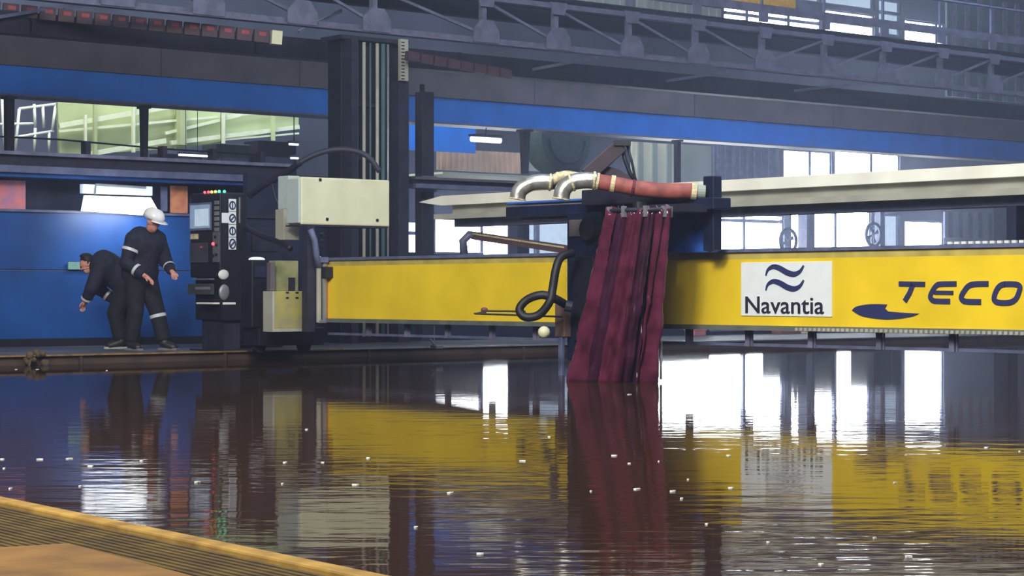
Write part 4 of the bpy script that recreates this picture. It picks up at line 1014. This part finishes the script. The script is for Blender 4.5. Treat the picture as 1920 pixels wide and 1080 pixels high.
    for sfx in 'lr':
        sh, el, wr = (Vector(J[q_+sfx]) for q_ in ('shoulder', 'elbow', 'wrist'))
        ch_.append(([ch.lerp(nk, .3), sh.lerp(ch, .25), sh, sh.lerp(el, .5), el, el.lerp(wr, .5), el.lerp(wr, .93)], [0.10, 0.125, 0.115, 0.10, 0.085, 0.075, 0.06]))
        bl += [(sh, 0.12, (1, 1, 1)), (el, 0.088, (1, 1, 1)), (pv+(sh-ch)*0.35, 0.19, (1, 1, 1.1)), (ch+(sh-ch)*0.45, 0.18, (1, 1, 1.2))]
    garment('jacket', ch_, bl, M_over)
    ch_ = []; bl = [(pv-Vector((0, 0, 0.05)), 0.19, (1, 1, 1))]
    for sfx in 'lr':
        hp, kn, an = (Vector(J[q_+sfx]) for q_ in ('hip', 'knee', 'ankle'))
        ch_.append(([hp+Vector((0, 0, .08)), hp.lerp(kn, .3), kn, kn.lerp(an, .5), kn.lerp(an, .93)], [0.14, 0.135, 0.105, 0.10, 0.092])); bl.append((kn, 0.108, (1, 1, 1)))
    garment('trousers', ch_, bl, M_over2)
    for sfx in 'lr':
        a_, b_ = Vector(J['ankle'+sfx]), Vector(J['toe'+sfx])
        MB().tube([a_+Vector((0, 0, 0.10)), a_+Vector((0, 0, 0.0)), a_.lerp(b_, .5)+Vector((0, 0, -0.012)), b_+Vector((0, 0, -0.012)), b_+(b_-a_).normalized()*0.05+Vector((0, 0, -0.015))], [0.065, 0.07, 0.058, 0.052, 0.03], 10).build('boot', M_boot, t, smooth=True)
        m_ = MB(); d_ = (b_-a_).normalized(); s2 = Vector((-d_.y, d_.x, 0)).normalized()*0.05; hh = a_-d_*0.07; tt = b_+d_*0.07
        m_.slab([((hh-s2).x, (hh-s2).y), ((tt-s2*0.8).x, (tt-s2*0.8).y), ((tt+s2*0.8).x, (tt+s2*0.8).y), ((hh+s2).x, (hh+s2).y)], 0.0, 0.03); m_.build('boot_sole', M_grey, t, bevel=0.005)
    for a_, b_, k0, k1, r_ in stripes:
        p0, p1 = Vector(lerp(J[a_], J[b_], k0)), Vector(lerp(J[a_], J[b_], k1))
        MB().tube([p0, p1], r_, 20, cap=False).build('reflective_stripe', M_refl, t, smooth=True)
    # eyes
    for sgn in (1, -1):
        MB().ball(hc+fd*0.085+sd*0.034*sgn+up*0.012, 0.012, 8, 6).build('eye', M_dark2, t, smooth=True)
    rot = Matrix((sd, -fd, up)).transposed() if False else None
    if helmet:
        vs = []; fs = []; n = 20; rings = [(0.0, 0.135), (0.05, 0.132), (0.095, 0.11), (0.125, 0.07), (0.138, 0.0)]
        hb = hc+up*0.045
        for z, r in rings:
            for k in range(n):
                a_ = 2*PI*k/n; vs.append(tuple(hb+up*z+fd*r*1.1*math.cos(a_)+sd*r*0.92*math.sin(a_)))
        for i in range(len(rings)-1):
            for k in range(n): fs.append((i*n+k, i*n+(k+1) % n, (i+1)*n+(k+1) % n, (i+1)*n+k))
        hm = MB().add(vs, fs).build('helmet', M_helm, t, smooth=True); so = hm.modifiers.new('t', 'SOLIDIFY'); so.thickness = 0.006
        vs = []
        for r, z in ((0.13, 0.0), (0.19, -0.015)):
            for k in range(9):
                a_ = -PI/2*0.8+PI*0.8*k/8; vs.append(tuple(hb+up*z+fd*r*1.1*math.cos(a_)+sd*r*0.85*math.sin(a_)))
        fs = [(k, k+1, k+10, k+9) for k in range(8)]
        br = MB().add(vs, fs).build('helmet_brim', M_helm, t, smooth=True); so = br.modifiers.new('t', 'SOLIDIFY'); so.thickness = 0.006
    else:
        m_ = MB(); c_ = hc+up*0.03-fd*0.015
        m_.ball((0, 0, 0), 0.108, 14, 10, 1, 1, 0.95); m_.v = [tuple(Vector(v)+c_) if (Vector(v).dot(fd) < 0.035) else tuple(Vector(v)*0.9+c_-fd*0.03) for v in m_.v]
        m_.build('hair', mat('dark_hair', (26, 22, 24), 0.7), t, smooth=True)
    return t
FLZ = 0.105
# operator: faces +x (towards the console), slight lean
P1 = rp(268, 0, 28.9)
Jo = dict(pelvis=(-0.06, 0, 0.98), chest=(0.03, 0, 1.34), neck=(0.10, 0, 1.53), head=(0.17, 0, 1.64),
          shoulderl=(0.06, 0.20, 1.42), shoulderr=(0.04, -0.20, 1.41), elbowl=(0.14, 0.28, 1.13), elbowr=(0.0, -0.30, 1.12),
          wristl=(0.38, 0.14, 1.00), wristr=(0.26, -0.22, 0.95), hipl=(-0.05, 0.10, 0.92), hipr=(-0.05, -0.10, 0.92),
          kneel=(0.10, 0.15, 0.50), kneer=(0.0, -0.13, 0.49), anklel=(0.20, 0.18, 0.09), ankler=(-0.08, -0.14, 0.09), toel=(0.34, 0.20, 0.055), toer=(0.08, -0.17, 0.055),
          fd=(0.90, 0.25, -0.36), up=(0.36, 0.05, 0.93))
person('worker', 'person in navy workwear and white helmet standing at the control console', (P1.x, 28.9, FLZ), -0.62, Jo, True, 0,
       [('elbowr', 'wristr', 0.50, 0.62, 0.083), ('elbowl', 'wristl', 0.50, 0.62, 0.083), ('shoulderr', 'elbowr', 0.40, 0.52, 0.112), ('kneel', 'anklel', 0.1, 0.2, 0.108)])
wk = bpy.data.objects['worker']; wk.scale = (1.06, 1.06, 1.06)
P2 = rp(232, 0, 29.75)
Jb = dict(pelvis=(-0.06, 0, 0.83), chest=(0.22, 0, 1.02), neck=(0.36, 0, 1.06), head=(0.45, 0, 1.06),
          shoulderl=(0.27, 0.18, 1.02), shoulderr=(0.27, -0.18, 1.02), elbowl=(0.38, 0.24, 0.76), elbowr=(0.30, -0.25, 0.74),
          wristl=(0.46, 0.12, 0.60), wristr=(0.12, -0.22, 0.60), hipl=(-0.05, 0.10, 0.78), hipr=(-0.05, -0.10, 0.78),
          kneel=(0.10, 0.14, 0.44), kneer=(0.05, -0.12, 0.44), anklel=(0.02, 0.15, 0.09), ankler=(-0.16, -0.13, 0.09), toel=(0.17, 0.16, 0.055), toer=(0.0, -0.14, 0.055),
          fd=(0.75, 0.1, -0.65), up=(0.65, 0, 0.75))
person('worker', 'person in dark workwear bending forward to the left of the helmeted worker', (P2.x, 29.75, FLZ), PI-0.2+0.35, Jb, False, 0,
       [('elbowr', 'wristr', 0.45, 0.6, 0.084), ('elbowl', 'wristl', 0.7, 0.85, 0.074)])

bpy.data.objects['worker.001'].scale = (1.12, 1.12, 1.12)

# ------------------------------------------------------------------ foam flecks on the water
fl = [(4, 862), (8, 879), (75, 862), (130, 861), (150, 913), (20, 917), (170, 875), (265, 865), (370, 905), (530, 908), (535, 868), (605, 868), (666, 910), (575, 806),
      (690, 860), (845, 925), (900, 1040), (885, 748), (1108, 922), (1195, 918), (1262, 922), (1278, 936), (1235, 866), (1180, 870), (1152, 855), (1325, 984), (1290, 900), (1370, 916), (1180, 740),
      (1678, 906), (1704, 1045), (1850, 840), (1912, 847), (1440, 1018), (1366, 855), (200, 695), (70, 693), (30, 693), (1640, 1010), (980, 865), (1030, 820), (780, 990), (1540, 1060)]
src = None
for px, py in fl:
    x, y = gp(px, py, 0.0)
    if src is None:
        pts = []
        for k in range(9):
            a_ = 2*PI*k/9; r = random.uniform(0.6, 1.0); pts.append((0.03*r*math.cos(a_), 0.045*r*math.sin(a_)))
        src = MB().slab(pts, -0.002, 0.006).build('foam_fleck', M_foam); o = src
        tag(o, 'tiny white foam fleck floating on the dark tank water', 'foam', 'white foam flecks on the tank water')
    else:
        o = src.copy(); C.objects.link(o)
    o.location = (x, y, 0.0); o.rotation_euler = (0, 0, random.uniform(0, 6)); s_ = random.uniform(0.22, 0.6)*(y/13)**0.5; o.scale = (s_, s_, 1)
